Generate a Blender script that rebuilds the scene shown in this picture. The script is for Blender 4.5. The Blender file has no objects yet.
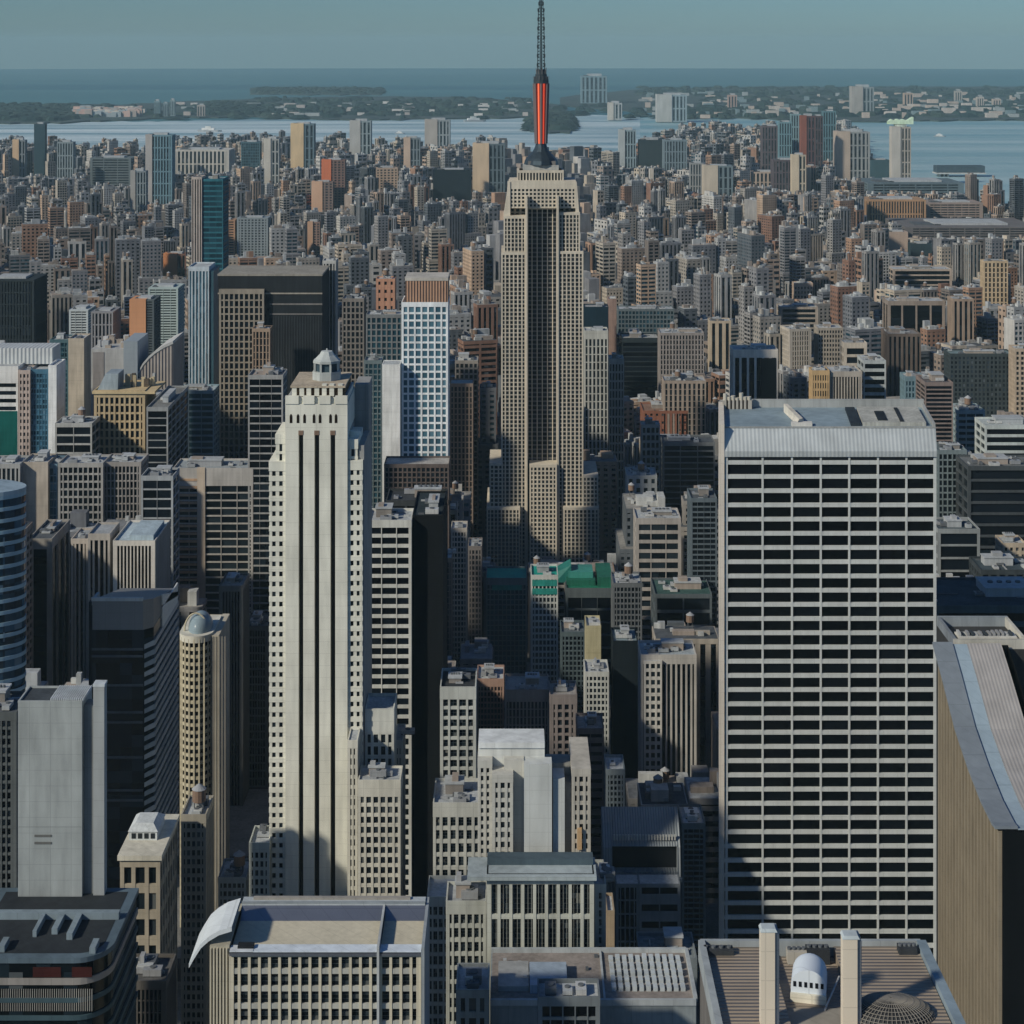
import bpy, math, random
from mathutils import Vector, Matrix
R = math.radians
scene = bpy.context.scene
col = scene.collection

# ------------------------------------------------------------------ camera
CAM_H, FPX, EYE = 330.0, 1800.0, 45.0        # height above the streets, focal length and eye level in pixels
cd = bpy.data.cameras.new('camera'); cam = bpy.data.objects.new('camera', cd); col.objects.link(cam)
cam.location = (0, 0, CAM_H); cam.rotation_euler = (R(90), 0, 0)
cd.sensor_fit = 'HORIZONTAL'; cd.sensor_width = 36.0; cd.lens = 36.0*FPX/1024.0
cd.shift_y = -(512.0-EYE)/1024.0
cd.clip_start = 1.0; cd.clip_end = 200000.0
scene.camera = cam

# ------------------------------------------------------------------ sky, sun, exposure
SUN_EL = 32.0
to_sun = Vector((-0.80, -0.60, 0)).normalized()
w = bpy.data.worlds.new('World'); scene.world = w; w.use_nodes = True
nt = w.node_tree; nt.nodes.clear()
out = nt.nodes.new('ShaderNodeOutputWorld'); bg = nt.nodes.new('ShaderNodeBackground'); sky = nt.nodes.new('ShaderNodeTexSky')
sky.sky_type = 'NISHITA'; sky.sun_disc = False
sky.sun_elevation = R(SUN_EL); sky.sun_rotation = math.atan2(to_sun.x, to_sun.y)
sky.altitude = 300; sky.air_density = 1.0; sky.dust_density = 0.4; sky.ozone_density = 3.0
tint = nt.nodes.new('ShaderNodeMix'); tint.data_type = 'RGBA'; tint.blend_type = 'MULTIPLY'; tint.inputs[0].default_value = 1.0
tint.inputs[7].default_value = (0.385, 0.60, 0.83, 1)
nt.links.new(sky.outputs[0], tint.inputs[6]); nt.links.new(tint.outputs[2], bg.inputs['Color'])
nt.links.new(bg.outputs[0], out.inputs[0])
bg.inputs['Strength'].default_value = 0.075
sl = bpy.data.lights.new('sun', 'SUN'); sl.energy = 3.35; sl.angle = R(3.0); sl.color = (1.0, 0.93, 0.78)
so = bpy.data.objects.new('sun', sl); col.objects.link(so)
sd = Vector((to_sun.x*math.cos(R(SUN_EL)), to_sun.y*math.cos(R(SUN_EL)), math.sin(R(SUN_EL))))
so.rotation_euler = sd.to_track_quat('Z', 'Y').to_euler()
scene.view_settings.view_transform = 'Standard'; scene.view_settings.look = 'None'
scene.view_settings.exposure = 0.0; scene.view_settings.gamma = 1.0
scene.cycles.max_bounces = 5; scene.cycles.diffuse_bounces = 3; scene.cycles.glossy_bounces = 3
scene.cycles.volume_bounces = 1; scene.cycles.use_fast_gi = False

# ------------------------------------------------------------------ materials
MATS = {}
def _new(name):
    m = bpy.data.materials.new(name); m.use_nodes = True
    n = m.node_tree; return m, n, n.nodes['Principled BSDF']
def wallmat(c, rough=0.85, amt=0.22, scale=0.12, metal=0.0):
    """painted or stone surface with rain streaks, blotches and fine grain"""
    key = ('w', tuple(round(v, 3) for v in c), rough, amt, scale, metal)
    if key in MATS: return MATS[key]
    m, n, b = _new('wall_surface')
    tc = n.nodes.new('ShaderNodeTexCoord'); mp = n.nodes.new('ShaderNodeMapping')
    mp.inputs['Scale'].default_value = (1.0, 1.0, 0.14)
    n1 = n.nodes.new('ShaderNodeTexNoise'); n1.inputs['Scale'].default_value = scale*4; n1.inputs['Detail'].default_value = 6
    n2 = n.nodes.new('ShaderNodeTexNoise'); n2.inputs['Scale'].default_value = scale*0.6; n2.inputs['Detail'].default_value = 5
    n.links.new(tc.outputs['Object'], mp.inputs[0]); n.links.new(mp.outputs[0], n1.inputs[0]); n.links.new(tc.outputs['Object'], n2.inputs[0])
    ad = n.nodes.new('ShaderNodeMath'); ad.operation = 'ADD'
    n.links.new(n1.outputs[0], ad.inputs[0]); n.links.new(n2.outputs[0], ad.inputs[1])
    mr = n.nodes.new('ShaderNodeMapRange'); mr.inputs[1].default_value = 0.7; mr.inputs[2].default_value = 1.3
    mr.inputs[3].default_value = 1-amt; mr.inputs[4].default_value = 1+amt
    n.links.new(ad.outputs[0], mr.inputs[0])
    mx = n.nodes.new('ShaderNodeMix'); mx.data_type = 'RGBA'; mx.blend_type = 'MULTIPLY'; mx.inputs[0].default_value = 1
    mx.inputs[6].default_value = (*c, 1); n.links.new(mr.outputs[0], mx.inputs[7])
    # joints between courses and panels, worn unevenly
    sp = n.nodes.new('ShaderNodeSeparateXYZ'); n.links.new(tc.outputs['Object'], sp.inputs[0])
    xy = n.nodes.new('ShaderNodeMath'); xy.operation = 'ADD'; n.links.new(sp.outputs[0], xy.inputs[0]); n.links.new(sp.outputs[1], xy.inputs[1])
    js = []
    for src, per in ((sp.outputs[2], 3.7), (xy.outputs[0], 4.9)):
        dv = n.nodes.new('ShaderNodeMath'); dv.operation = 'DIVIDE'; dv.inputs[1].default_value = per; n.links.new(src, dv.inputs[0])
        fr = n.nodes.new('ShaderNodeMath'); fr.operation = 'FRACT'; n.links.new(dv.outputs[0], fr.inputs[0])
        lt = n.nodes.new('ShaderNodeMath'); lt.operation = 'LESS_THAN'; lt.inputs[1].default_value = .035; n.links.new(fr.outputs[0], lt.inputs[0]); js.append(lt)
    jm = n.nodes.new('ShaderNodeMath'); jm.operation = 'MAXIMUM'; n.links.new(js[0].outputs[0], jm.inputs[0]); n.links.new(js[1].outputs[0], jm.inputs[1])
    jf = n.nodes.new('ShaderNodeMath'); jf.operation = 'MULTIPLY_ADD'; jf.inputs[1].default_value = -.16; jf.inputs[2].default_value = 1.0; n.links.new(jm.outputs[0], jf.inputs[0])
    m2 = n.nodes.new('ShaderNodeMix'); m2.data_type = 'RGBA'; m2.blend_type = 'MULTIPLY'; m2.inputs[0].default_value = 1
    n.links.new(mx.outputs[2], m2.inputs[6]); n.links.new(jf.outputs[0], m2.inputs[7])
    n.links.new(m2.outputs[2], b.inputs['Base Color'])
    b.inputs['Roughness'].default_value = rough; b.inputs['Metallic'].default_value = metal
    b.inputs['Specular IOR Level'].default_value = 0.12
    MATS[key] = m; return m
def glassmat(c, rough=0.12, var=1.0, bx=3.0, bz=3.6, blinds=0.12):
    """dark window glazing; panes differ a little, a few have pale blinds"""
    key = ('g', tuple(round(v, 3) for v in c), rough, var, bx, bz, blinds)
    if key in MATS: return MATS[key]
    m, n, b = _new('window_glass')
    tc = n.nodes.new('ShaderNodeTexCoord'); dv = n.nodes.new('ShaderNodeVectorMath'); dv.operation = 'DIVIDE'
    dv.inputs[1].default_value = (bx, bx*2, bz)
    fl = n.nodes.new('ShaderNodeVectorMath'); fl.operation = 'FLOOR'
    wn = n.nodes.new('ShaderNodeTexWhiteNoise')
    n.links.new(tc.outputs['Object'], dv.inputs[0]); n.links.new(dv.outputs[0], fl.inputs[0]); n.links.new(fl.outputs[0], wn.inputs[0])
    cr = n.nodes.new('ShaderNodeValToRGB'); e = cr.color_ramp; e.interpolation = 'CONSTANT'
    e.elements[0].position = 0; e.elements[0].color = (c[0]*0.5, c[1]*0.5, c[2]*0.5, 1)
    e.elements[1].position = 0.45; e.elements[1].color = (*c, 1)
    x = e.elements.new(0.8); x.color = (c[0]*1.7+.004, c[1]*1.7+.006, c[2]*1.7+.008, 1)
    x = e.elements.new(1-blinds*0.5*var); x.color = (c[0]*1.6+.07, c[1]*1.6+.075, c[2]*1.6+.075, 1)
    n.links.new(wn.outputs[0], cr.inputs[0]); n.links.new(cr.outputs[0], b.inputs['Base Color'])
    b.inputs['Roughness'].default_value = rough; b.inputs['Specular IOR Level'].default_value = 0.3
    MATS[key] = m; return m
def ribmat(c, pitch=1.5, rough=0.55, metal=0.3, axis=0, depth=0.35, amt=0.12):
    """ribbed sheet metal"""
    key = ('r', tuple(c), pitch, rough, metal, axis, depth)
    if key in MATS: return MATS[key]
    m, n, b = _new('ribbed_sheet')
    tc = n.nodes.new('ShaderNodeTexCoord'); sp = n.nodes.new('ShaderNodeSeparateXYZ'); n.links.new(tc.outputs['Object'], sp.inputs[0])
    mu = n.nodes.new('ShaderNodeMath'); mu.operation = 'MULTIPLY'; mu.inputs[1].default_value = 2*math.pi/pitch
    n.links.new(sp.outputs[axis], mu.inputs[0])
    sn = n.nodes.new('ShaderNodeMath'); sn.operation = 'SINE'; n.links.new(mu.outputs[0], sn.inputs[0])
    bp = n.nodes.new('ShaderNodeBump'); bp.inputs['Strength'].default_value = 1.0; bp.inputs['Distance'].default_value = depth*pitch*0.2
    n.links.new(sn.outputs[0], bp.inputs['Height']); n.links.new(bp.outputs[0], b.inputs['Normal'])
    ns = n.nodes.new('ShaderNodeTexNoise'); ns.inputs['Scale'].default_value = 0.15; ns.inputs['Detail'].default_value = 6
    n.links.new(tc.outputs['Object'], ns.inputs[0])
    mr = n.nodes.new('ShaderNodeMapRange'); mr.inputs[1].default_value = .3; mr.inputs[2].default_value = .7
    mr.inputs[3].default_value = 1-amt; mr.inputs[4].default_value = 1+amt; n.links.new(ns.outputs[0], mr.inputs[0])
    mx = n.nodes.new('ShaderNodeMix'); mx.data_type = 'RGBA'; mx.blend_type = 'MULTIPLY'; mx.inputs[0].default_value = 1
    mx.inputs[6].default_value = (*c, 1); n.links.new(mr.outputs[0], mx.inputs[7]); n.links.new(mx.outputs[2], b.inputs['Base Color'])
    b.inputs['Roughness'].default_value = rough; b.inputs['Metallic'].default_value = metal
    MATS[key] = m; return m
def plainmat(c, rough=0.6, metal=0.0, emit=None, estr=1.0):
    key = ('p', tuple(c), rough, metal, emit, estr)
    if key in MATS: return MATS[key]
    m, n, b = _new('plain_surface')
    b.inputs['Base Color'].default_value = (*c, 1); b.inputs['Roughness'].default_value = rough; b.inputs['Metallic'].default_value = metal
    if emit: b.inputs['Emission Color'].default_value = (*emit, 1); b.inputs['Emission Strength'].default_value = estr
    MATS[key] = m; return m

CREAM=(.62,.56,.44); PALE=(.60,.59,.54); WHITE=(.72,.74,.74); TAN=(.50,.39,.26); BUFF=(.55,.42,.30); GREY=(.34,.35,.36); DGREY=(.12,.13,.14)
BROWN=(.22,.15,.11); BRICK=(.36,.16,.09); ORANGE=(.55,.27,.13); BLACK=(.018,.02,.024); TEAL=(.10,.20,.24); SLATE=(.16,.19,.22); GREEN=(.03,.26,.20)
G_DARK=(.006,.010,.014); G_TEAL=(.012,.045,.065); G_BLUE=(.03,.09,.14); G_SLATE=(.02,.03,.04)
R_PALE=(.40,.42,.43); R_DARK=(.10,.11,.12); R_WARM=(.34,.29,.25)

# ------------------------------------------------------------------ mesh helpers
class MB:
    """collects boxes, prisms and tubes into ONE mesh; each face keeps a material slot"""
    def __init__(s): s.v=[]; s.f=[]; s.m=[]; s.mats=[]; s.smooth=[]
    def slot(s, mat):
        if mat not in s.mats: s.mats.append(mat)
        return s.mats.index(mat)
    def box(s, x0, x1, y0, y1, z0, z1, mat, bottom=False, M=None):
        b = len(s.v); k = s.slot(mat)
        p = [(x0,y0,z0),(x1,y0,z0),(x1,y1,z0),(x0,y1,z0),(x0,y0,z1),(x1,y0,z1),(x1,y1,z1),(x0,y1,z1)]
        if M is not None: p = [tuple(M @ Vector(q)) for q in p]
        s.v += p
        F = [(0,1,5,4),(1,2,6,5),(2,3,7,6),(3,0,4,7),(4,5,6,7)]
        if bottom: F.append((3,2,1,0))
        for f in F: s.f.append(tuple(b+i for i in f)); s.m.append(k)
    def poly(s, pts, faces, mat):
        b = len(s.v); k = s.slot(mat); s.v += [tuple(p) for p in pts]
        for f in faces: s.f.append(tuple(b+i for i in f)); s.m.append(k)
    def prism(s, outline, z0, z1, mat, cap=True, top_scale=1.0, ztop=None, centre=None):
        n = len(outline); cx = centre[0] if centre else sum(p[0] for p in outline)/n; cy = centre[1] if centre else sum(p[1] for p in outline)/n
        zt = ztop if ztop else [z1]*n
        pts = [(x,y,z0) for x,y in outline] + [(cx+(x-cx)*top_scale, cy+(y-cy)*top_scale, zt[i]) for i,(x,y) in enumerate(outline)]
        faces = [(i,(i+1)%n,n+(i+1)%n,n+i) for i in range(n)]
        if cap: faces += [tuple(range(n,2*n)), tuple(range(n-1,-1,-1))]
        s.poly(pts, faces, mat)
    def cyl(s, cx, cy, z0, z1, r, mat, n=16, top=1.0):
        s.prism([(cx+r*math.cos(2*math.pi*i/n), cy+r*math.sin(2*math.pi*i/n)) for i in range(n)], z0, z1, mat, top_scale=top, centre=(cx,cy))
    def bar(s, a, b, r, mat, n=4):
        a=Vector(a); b=Vector(b); d=(b-a).normalized(); u=d.orthogonal().normalized(); v=d.cross(u)
        ring=[u*math.cos(2*math.pi*i/n)*r+v*math.sin(2*math.pi*i/n)*r for i in range(n)]
        s.poly([a+q for q in ring]+[b+q for q in ring], [(i,(i+1)%n,n+(i+1)%n,n+i) for i in range(n)]+[tuple(range(n,2*n)),tuple(range(n-1,-1,-1))], mat)
    def build(s, name, parent=None, loc=None):
        me = bpy.data.meshes.new(name); me.from_pydata(s.v, [], s.f)
        for m in s.mats: me.materials.append(m)
        if len(s.mats) > 1: me.polygons.foreach_set('material_index', s.m)
        me.update()
        o = bpy.data.objects.new(name, me); col.objects.link(o)
        if parent is not None: o.parent = parent
        if loc: o.location = loc
        return o
def tag(o, label=None, cat=None, group=None, kind=None):
    if label: o['label'] = label
    if cat: o['category'] = cat
    if group: o['group'] = group
    if kind: o['kind'] = kind
    return o
def empty(name, loc, rz=0.0):
    o = bpy.data.objects.new(name, None); col.objects.link(o); o.location = loc; o.rotation_euler = (0,0,rz); o.empty_display_size = 5
    return o
def WX(x, d): return (x-512.0)*d/FPX
def WZ(y, d): return CAM_H-(y-EYE)*d/FPX

VIS = []      # rectangles of the photo taken by placed buildings: x0, x1, ytop, ybottom, distance
FOOT = []     # footprints: x0, x1, y0, y1
ANCH = []     # landmarks for labels: px, py, phrase

# ------------------------------------------------------------------ rooftop things (parts of the roof)
def roof_kit(rf, x0, x1, y0, y1, z, rng, n=6, tank=False, big=True):
    W, D = x1-x0, y1-y0
    if big and W > 8 and D > 8:
        w_, d_ = W*rng.uniform(.28,.5), D*rng.uniform(.28,.45)
        cx, cy = x0+W*rng.uniform(.3,.7), y0+D*rng.uniform(.45,.65); h_ = rng.uniform(1.4,3.6)
        m = MB(); wm = wallmat(rng.choice([R_PALE, R_WARM, GREY, (.24,.22,.2)]))
        m.box(cx-w_/2, cx+w_/2, cy-d_/2, cy+d_/2, z, z+h_, wm)
        m.box(cx-w_/2-.3, cx+w_/2+.3, cy-d_/2-.3, cy+d_/2+.3, z+h_, z+h_+.5, wallmat(R_PALE))
        q_ = rng.random()
        if q_ < .4:
            u = rng.uniform(.1,.5); m.box(cx-w_*u, cx-w_*u+w_*.35, cy-d_*.35, cy+d_*.2, z+h_+.5, z+h_+rng.uniform(1,2.4), wallmat(rng.choice([GREY,R_WARM])))
        elif q_ < .7:
            for i in range(4): m.cyl(cx-w_*.3+w_*.2*i, cy, z+h_+.5, z+h_+1.1, min(w_*.08, 1.1), wallmat(DGREY), 10)
        for i in range(rng.randint(3, 7)):
            xx, yy = rng.uniform(x0+.5, x1-1.5), rng.uniform(y0+.5, y1-1.5); l_ = rng.uniform(1.5, W*.3)
            if rng.random() < .5: m.box(xx, min(x1-.3, xx+l_), yy, yy+.35, z, z+.6, wallmat(rng.choice([R_PALE,GREY,DGREY])))
            else: m.box(xx, xx+.35, yy, min(y1-.3, yy+l_), z, z+.6, wallmat(rng.choice([R_PALE,GREY,DGREY])))
        m.build('bulkhead', rf)
    for i in range(n):
        a = rng.uniform(.9, 2.6); b_ = rng.uniform(.9, 2.2); h_ = rng.uniform(.9, 2.2)
        px = rng.uniform(x0+a+.6, max(x0+a+.7, x1-a-.6)); py = rng.uniform(y0+b_+.6, max(y0+b_+.7, y1-b_-.6))
        m = MB(); c = rng.choice([(.5,.52,.52), (.35,.36,.37), (.6,.6,.58), (.16,.17,.18)])
        m.box(px-a, px+a, py-b_, py+b_, z+.25, z+h_, wallmat(c, .5, .15, .5, .3), True)
        m.box(px-a*.9, px+a*.9, py-b_*.9, py+b_*.9, z, z+.25, wallmat(BLACK))
        m.cyl(px, py, z+h_, z+h_+.3, min(a,b_)*.6, wallmat(DGREY), 10)
        m.build('cooling_unit', rf)
    if tank:
        m = MB(); px, py = x0+W*rng.uniform(.25,.75), y0+D*rng.uniform(.3,.7)
        for sx in (-1,1):
            for sy in (-1,1): m.box(px+sx*1.2-.15, px+sx*1.2+.15, py+sy*1.2-.15, py+sy*1.2+.15, z, z+3, wallmat(DGREY))
        m.cyl(px, py, z+3, z+6.6, 2.0, wallmat(BROWN), 12); m.cyl(px, py, z+6.6, z+8.2, 2.2, wallmat(GREY), 12, .05)
        m.build('water_tank', rf)

PANES = {}
def pane_mesh(wd, ht, mat, tag_):
    key = (round(wd,2), round(ht,2), mat.name, tag_)
    if key not in PANES:
        m = MB(); m.box(-wd/2, wd/2, -.04, .04, -ht/2, ht/2, mat, True)
        me = bpy.data.meshes.new('window'); me.from_pydata(m.v, [], m.f); me.materials.append(mat); PANES[key] = me
    return PANES[key]
PANE_COL = {'dark': [(.004,.006,.009),(.007,.011,.015),(.012,.018,.024),(.02,.03,.038)],
            'black': [(.003,.004,.006),(.005,.007,.010),(.008,.012,.018)],
            'teal': [(.010,.035,.05),(.015,.05,.07),(.02,.07,.095)],
            'blue': [(.05,.12,.17),(.07,.16,.21),(.10,.20,.26),(.04,.10,.14)],
            'mixed': [(.006,.010,.014),(.012,.018,.024),(.03,.04,.048),(.10,.11,.11),(.008,.012,.016)]}

def facade(wm, x0, x1, y0, y1, z0, z1, wall, glass, nx, ny, fh, fs, fp, t=.6, cp=0.0, piers_proud=True, sides=True, top_band=1.0, bays=None, core=True, sillmat=None):
    """storeys as slabs and bays as piers in front of a recessed glazed core. returns window openings of the front."""
    if core: wm.box(x0+t, x1-t, y0+t, y1-t, z0, z1-.3, glass)
    e = .14 if piers_proud else 0.0; pe = 0.0 if piers_proud else .14
    H = z1-z0-top_band; nf = max(1, int(round(H/fh))); fh = H/nf
    sm = sillmat or wall
    if fs > 0:
        for k in range(nf):
            zb = z0+k*fh
            wm.box(x0+e, x1-e, y0+e, y1-e, zb, zb+fs*fh, sm, True)
    wm.box(x0-.05, x1+.05, y0-.05, y1+.05, z1-top_band, z1, wall, True)
    if bays is None:
        bw = (x1-x0)/nx; bays = [x0+i*bw for i in range(nx+1)]
    bw = (bays[-1]-bays[0])/max(1, len(bays)-1)
    hw = fp*bw/2
    opens = []
    for i, bx in enumerate(bays):
        h = hw
        if h <= 0 and 0 < i < len(bays)-1: continue
        if i == 0: a, b = x0+pe, x0+pe+max(h*1.2, cp, .25)
        elif i == len(bays)-1: a, b = x1-pe-max(h*1.2, cp, .25), x1-pe
        else: a, b = bx-h, bx+h
        wm.box(a, b, y0+pe, y0+pe+t+.3, z0, z1-top_band, wall)
    if sides:
        dw = (y1-y0)/ny
        for i in range(ny+1):
            by = y0+i*dw; h = fp*dw/2
            if i == 0: a, b = y0+pe+.02, y0+pe+max(h, cp, .25)
            elif i == ny: a, b = y1-pe-max(h, cp, .25), y1-pe
            else:
                if h <= 0: continue
                a, b = by-h, by+h
            wm.box(x0+pe+.01, x0+pe+t+.3, a, b, z0, z1-top_band, wall)
            wm.box(x1-pe-t-.3, x1-pe-.01, a, b, z0, z1-top_band, wall)
    for k in range(nf):
        for i in range(len(bays)-1):
            a = bays[i]+(hw if i else max(hw*1.2, cp, .25)+pe); b = bays[i+1]-(hw if i < len(bays)-2 else max(hw*1.2, cp, .25)+pe)
            opens.append((a, b, z0+k*fh+fs*fh, z0+(k+1)*fh, k, i))
    return opens

def split_window(wd, ht, nx_, nz_, rng, m=None, cx=0, cz=0, y=0):
    """one window: several panes, reflections painted as differing colours, behind thin bars"""
    m = m or MB(); cc = [(.004,.007,.010),(.008,.012,.017),(.005,.009,.012),(.015,.024,.03),(.03,.042,.05),(.09,.10,.10),(.17,.17,.15)]
    for i in range(nx_):
        for j in range(nz_):
            a = cx-wd/2+wd*i/nx_; c = cz-ht/2+ht*j/nz_; q = wallpane(rng.choices(cc, [8,8,8,5,4,2,1])[0])
            m.box(a+.05, a+wd/nx_-.05, y-.04, y+.04, c+.06, c+ht/nz_-.06, q, True)
    m.box(cx-wd/2, cx+wd/2, y+.05, y+.08, cz-ht/2, cz+ht/2, wallmat((.20,.21,.20)), True)
    return m
SPLITS = {}
def split_mesh(wd, ht, nx_, nz_, rng):
    key = (round(wd,1), round(ht,1), nx_, nz_, rng.randrange(9))
    if key not in SPLITS:
        m = split_window(wd, ht, nx_, nz_, rng); me = bpy.data.meshes.new('window'); me.from_pydata(m.v, [], m.f)
        for q in m.mats: me.materials.append(q)
        me.polygons.foreach_set('material_index', m.m); SPLITS[key] = me
    return SPLITS[key]
def add_windows(root, opens, yf, t, style, glasskey, rng, mode, z0=0, z1=0, split=None):
    """each window of the front as a part; past a hundred the rest in one part"""
    cols = [wallpane(c) for c in PANE_COL[glasskey]]
    if mode == 'grid':
        opens = sorted(opens, key=lambda q: -q[4])
        rest = MB()
        for j, (a, b, c, d, k, i) in enumerate(opens):
            mt = rng.choice(cols)
            if j < 100:
                o = bpy.data.objects.new('window', split_mesh(b-a, d-c, *split, rng) if split else pane_mesh(b-a, d-c, mt, glasskey)); o.parent = root; col.objects.link(o)
                o.location = ((a+b)/2, yf+t-.06, (c+d)/2)
            elif split: split_window(b-a, d-c, *split, rng, rest, (a+b)/2, (c+d)/2, yf+t-.06)
            else: rest.box(a, b, yf+t-.1, yf+t-.02, c, d, mt, True)
        if rest.v: tag(rest.build('lower_windows', root), kind='stuff')
    elif mode == 'ribbon':
        rows = {}
        for q in opens: rows.setdefault(q[4], []).append(q)
        for k, qs in sorted(rows.items(), reverse=True)[:100]:
            m = MB()
            for (a, b, c, d, _, i) in qs: m.box(a, b, yf+t-.1, yf+t-.02, c, d, rng.choice(cols), True)
            m.build('window_band', root)
    elif mode == 'strip':
        cs = {}
        for q in opens: cs.setdefault(q[5], []).append(q)
        for i, qs in sorted(cs.items()):
            m = MB()
            for (a, b, c, d, k, _) in qs: m.box(a, b, yf+t-.1, yf+t-.02, c, d, rng.choice(cols), True)
            m.build('window_strip', root)
def wallpane(c):
    key = ('pane', c)
    if key not in MATS:
        m, n, b = _new('window_glass'); b.inputs['Base Color'].default_value = (*c, 1)
        b.inputs['Roughness'].default_value = .14; b.inputs['Specular IOR Level'].default_value = .16
        MATS[key] = m
    return MATS[key]

# ------------------------------------------------------------------ one hand-placed building
SEED = [11]
def T(name, label, x0, x1, y, d, dep, style='grid', wall=GREY, glass='dark', pitch=6.0, nx=6, fs=.35, fp=.3, t=.6, cp=0.0,
      yb=None, roofc=R_PALE, kit=4, tank=False, cat='building', parts=True, top=1.2, short=None, rz=0.0, zbase=0.0, crown=None, group=None, ny=None, proud=True, parapet=1.0, spandrel=None, keep=False, split=None):
    """front face spans pixels x0..x1, top at pixel row y, d metres away, dep metres deep; pitch = storey height in pixels"""
    SEED[0] += 1; rng = random.Random(SEED[0])
    if dep > 16 and not keep: dep *= .62
    X0, X1, Z = WX(x0, d), WX(x1, d), WZ(y, d)
    W = X1-X0; root = empty(name, ((X0+X1)/2, d, zbase), rz)
    tag(root, label, cat, group)
    Z -= zbase
    a, b = -W/2, W/2
    fh = pitch*d/FPX
    wm = MB(); wl = wallmat(wall); gl = glassmat({'dark':G_DARK,'black':G_DARK,'teal':G_TEAL,'blue':G_BLUE,'mixed':G_SLATE}[glass], bx=max(W/nx,1.5), bz=fh)
    sm = wallmat(spandrel) if spandrel else None
    nyy = ny or max(2, int(round(dep/(W/nx))))
    op = []
    if style == 'blank':
        wm.box(a, b, 0, dep, 0, Z, wl)
        for i in range(1, 6): wm.box(a-.03, b+.03, -.03, dep+.03, Z*i/6-.1, Z*i/6+.1, wallmat(tuple(c*.8 for c in wall)), True)
    else:
        if style == 'ribbon': fp_, nx_ = fp, nx
        else: fp_, nx_ = fp, nx
        op = facade(wm, a, b, 0, dep, 0, Z, wl, gl, nx_, nyy, fh, fs, fp_, t, cp, proud, True, top*1.0, sillmat=sm)
    wm.build('wall', root)
    # windows hidden below the lowest row the photo shows are left to the glazed core
    zlow = WZ(yb, d)-zbase if yb else 0
    op = [q for q in op if q[3] > zlow]
    if parts and op:
        e = .0
        mode = {'grid':'grid', 'ribbon':'ribbon', 'fins':'strip', 'strip':'strip', 'glass':'ribbon'}.get(style, 'grid')
        if style == 'grid' and (pitch < 4.2 or W/nx*FPX/d < 3.2): mode = 'strip'
        add_windows(root, op, 0, t, style, glass, rng, mode, split=split)
    # roof with parapet
    rm = MB(); rm.box(a+.35, b-.35, .35, dep-.35, Z-.2, Z+.06, wallmat(roofc, .9, .3, .25))
    rf = rm.build('roof', root)
    if parapet > 0:
        pm = MB(); q = .35
        pm.box(a-.04, b+.04, -.04, q, Z, Z+parapet, wl); pm.box(a-.04, b+.04, dep-q, dep+.04, Z, Z+parapet, wl)
        pm.box(a-.04, a+q, q, dep-q, Z, Z+parapet, wl); pm.box(b-q, b+.04, q, dep-q, Z, Z+parapet, wl)
        pm.build('parapet', root)
    if kit: roof_kit(rf, a+1, b-1, 1, dep-1, Z+.06, rng, kit, tank, True)
    VIS.append((x0, x1, y-3, yb if yb else 1024, d)); FOOT.append((X0-2, X1+2, d-2, d+dep+2))
    ANCH.append(((x0+x1)/2, y, short)) if short else None
    return root, a, b, Z, rng

# ================================================================== THE SETTING
def DY(y): return CAM_H*FPX/(y-EYE)
def land_mesh(name, near, far, z0, z1, mat, kind='structure'):
    """a raised sheet of land between two shorelines given as (pixel column, pixel row)"""
    pts = []
    rng = random.Random(len(name)+int(near[0][1]))
    def line(P):
        o_ = []
        for (xa, ya), (xb, yb) in zip(P, P[1:]):
            n = max(2, int(abs(xb-xa)/9))
            for i in range(n):
                f = i/n; x = xa+(xb-xa)*f; y = ya+(yb-ya)*f
                y += rng.uniform(-.5, .5)*(y-EYE)*.018; d = DY(y); o_.append((WX(x, d), d))
        x, y = P[-1]; o_.append((WX(x, DY(y)), DY(y))); return o_
    outl = line(near)+line(far)[::-1]
    m = MB(); m.prism(outl, z0, z1, mat); o = m.build(name); tag(o, kind=kind); return o

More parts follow.
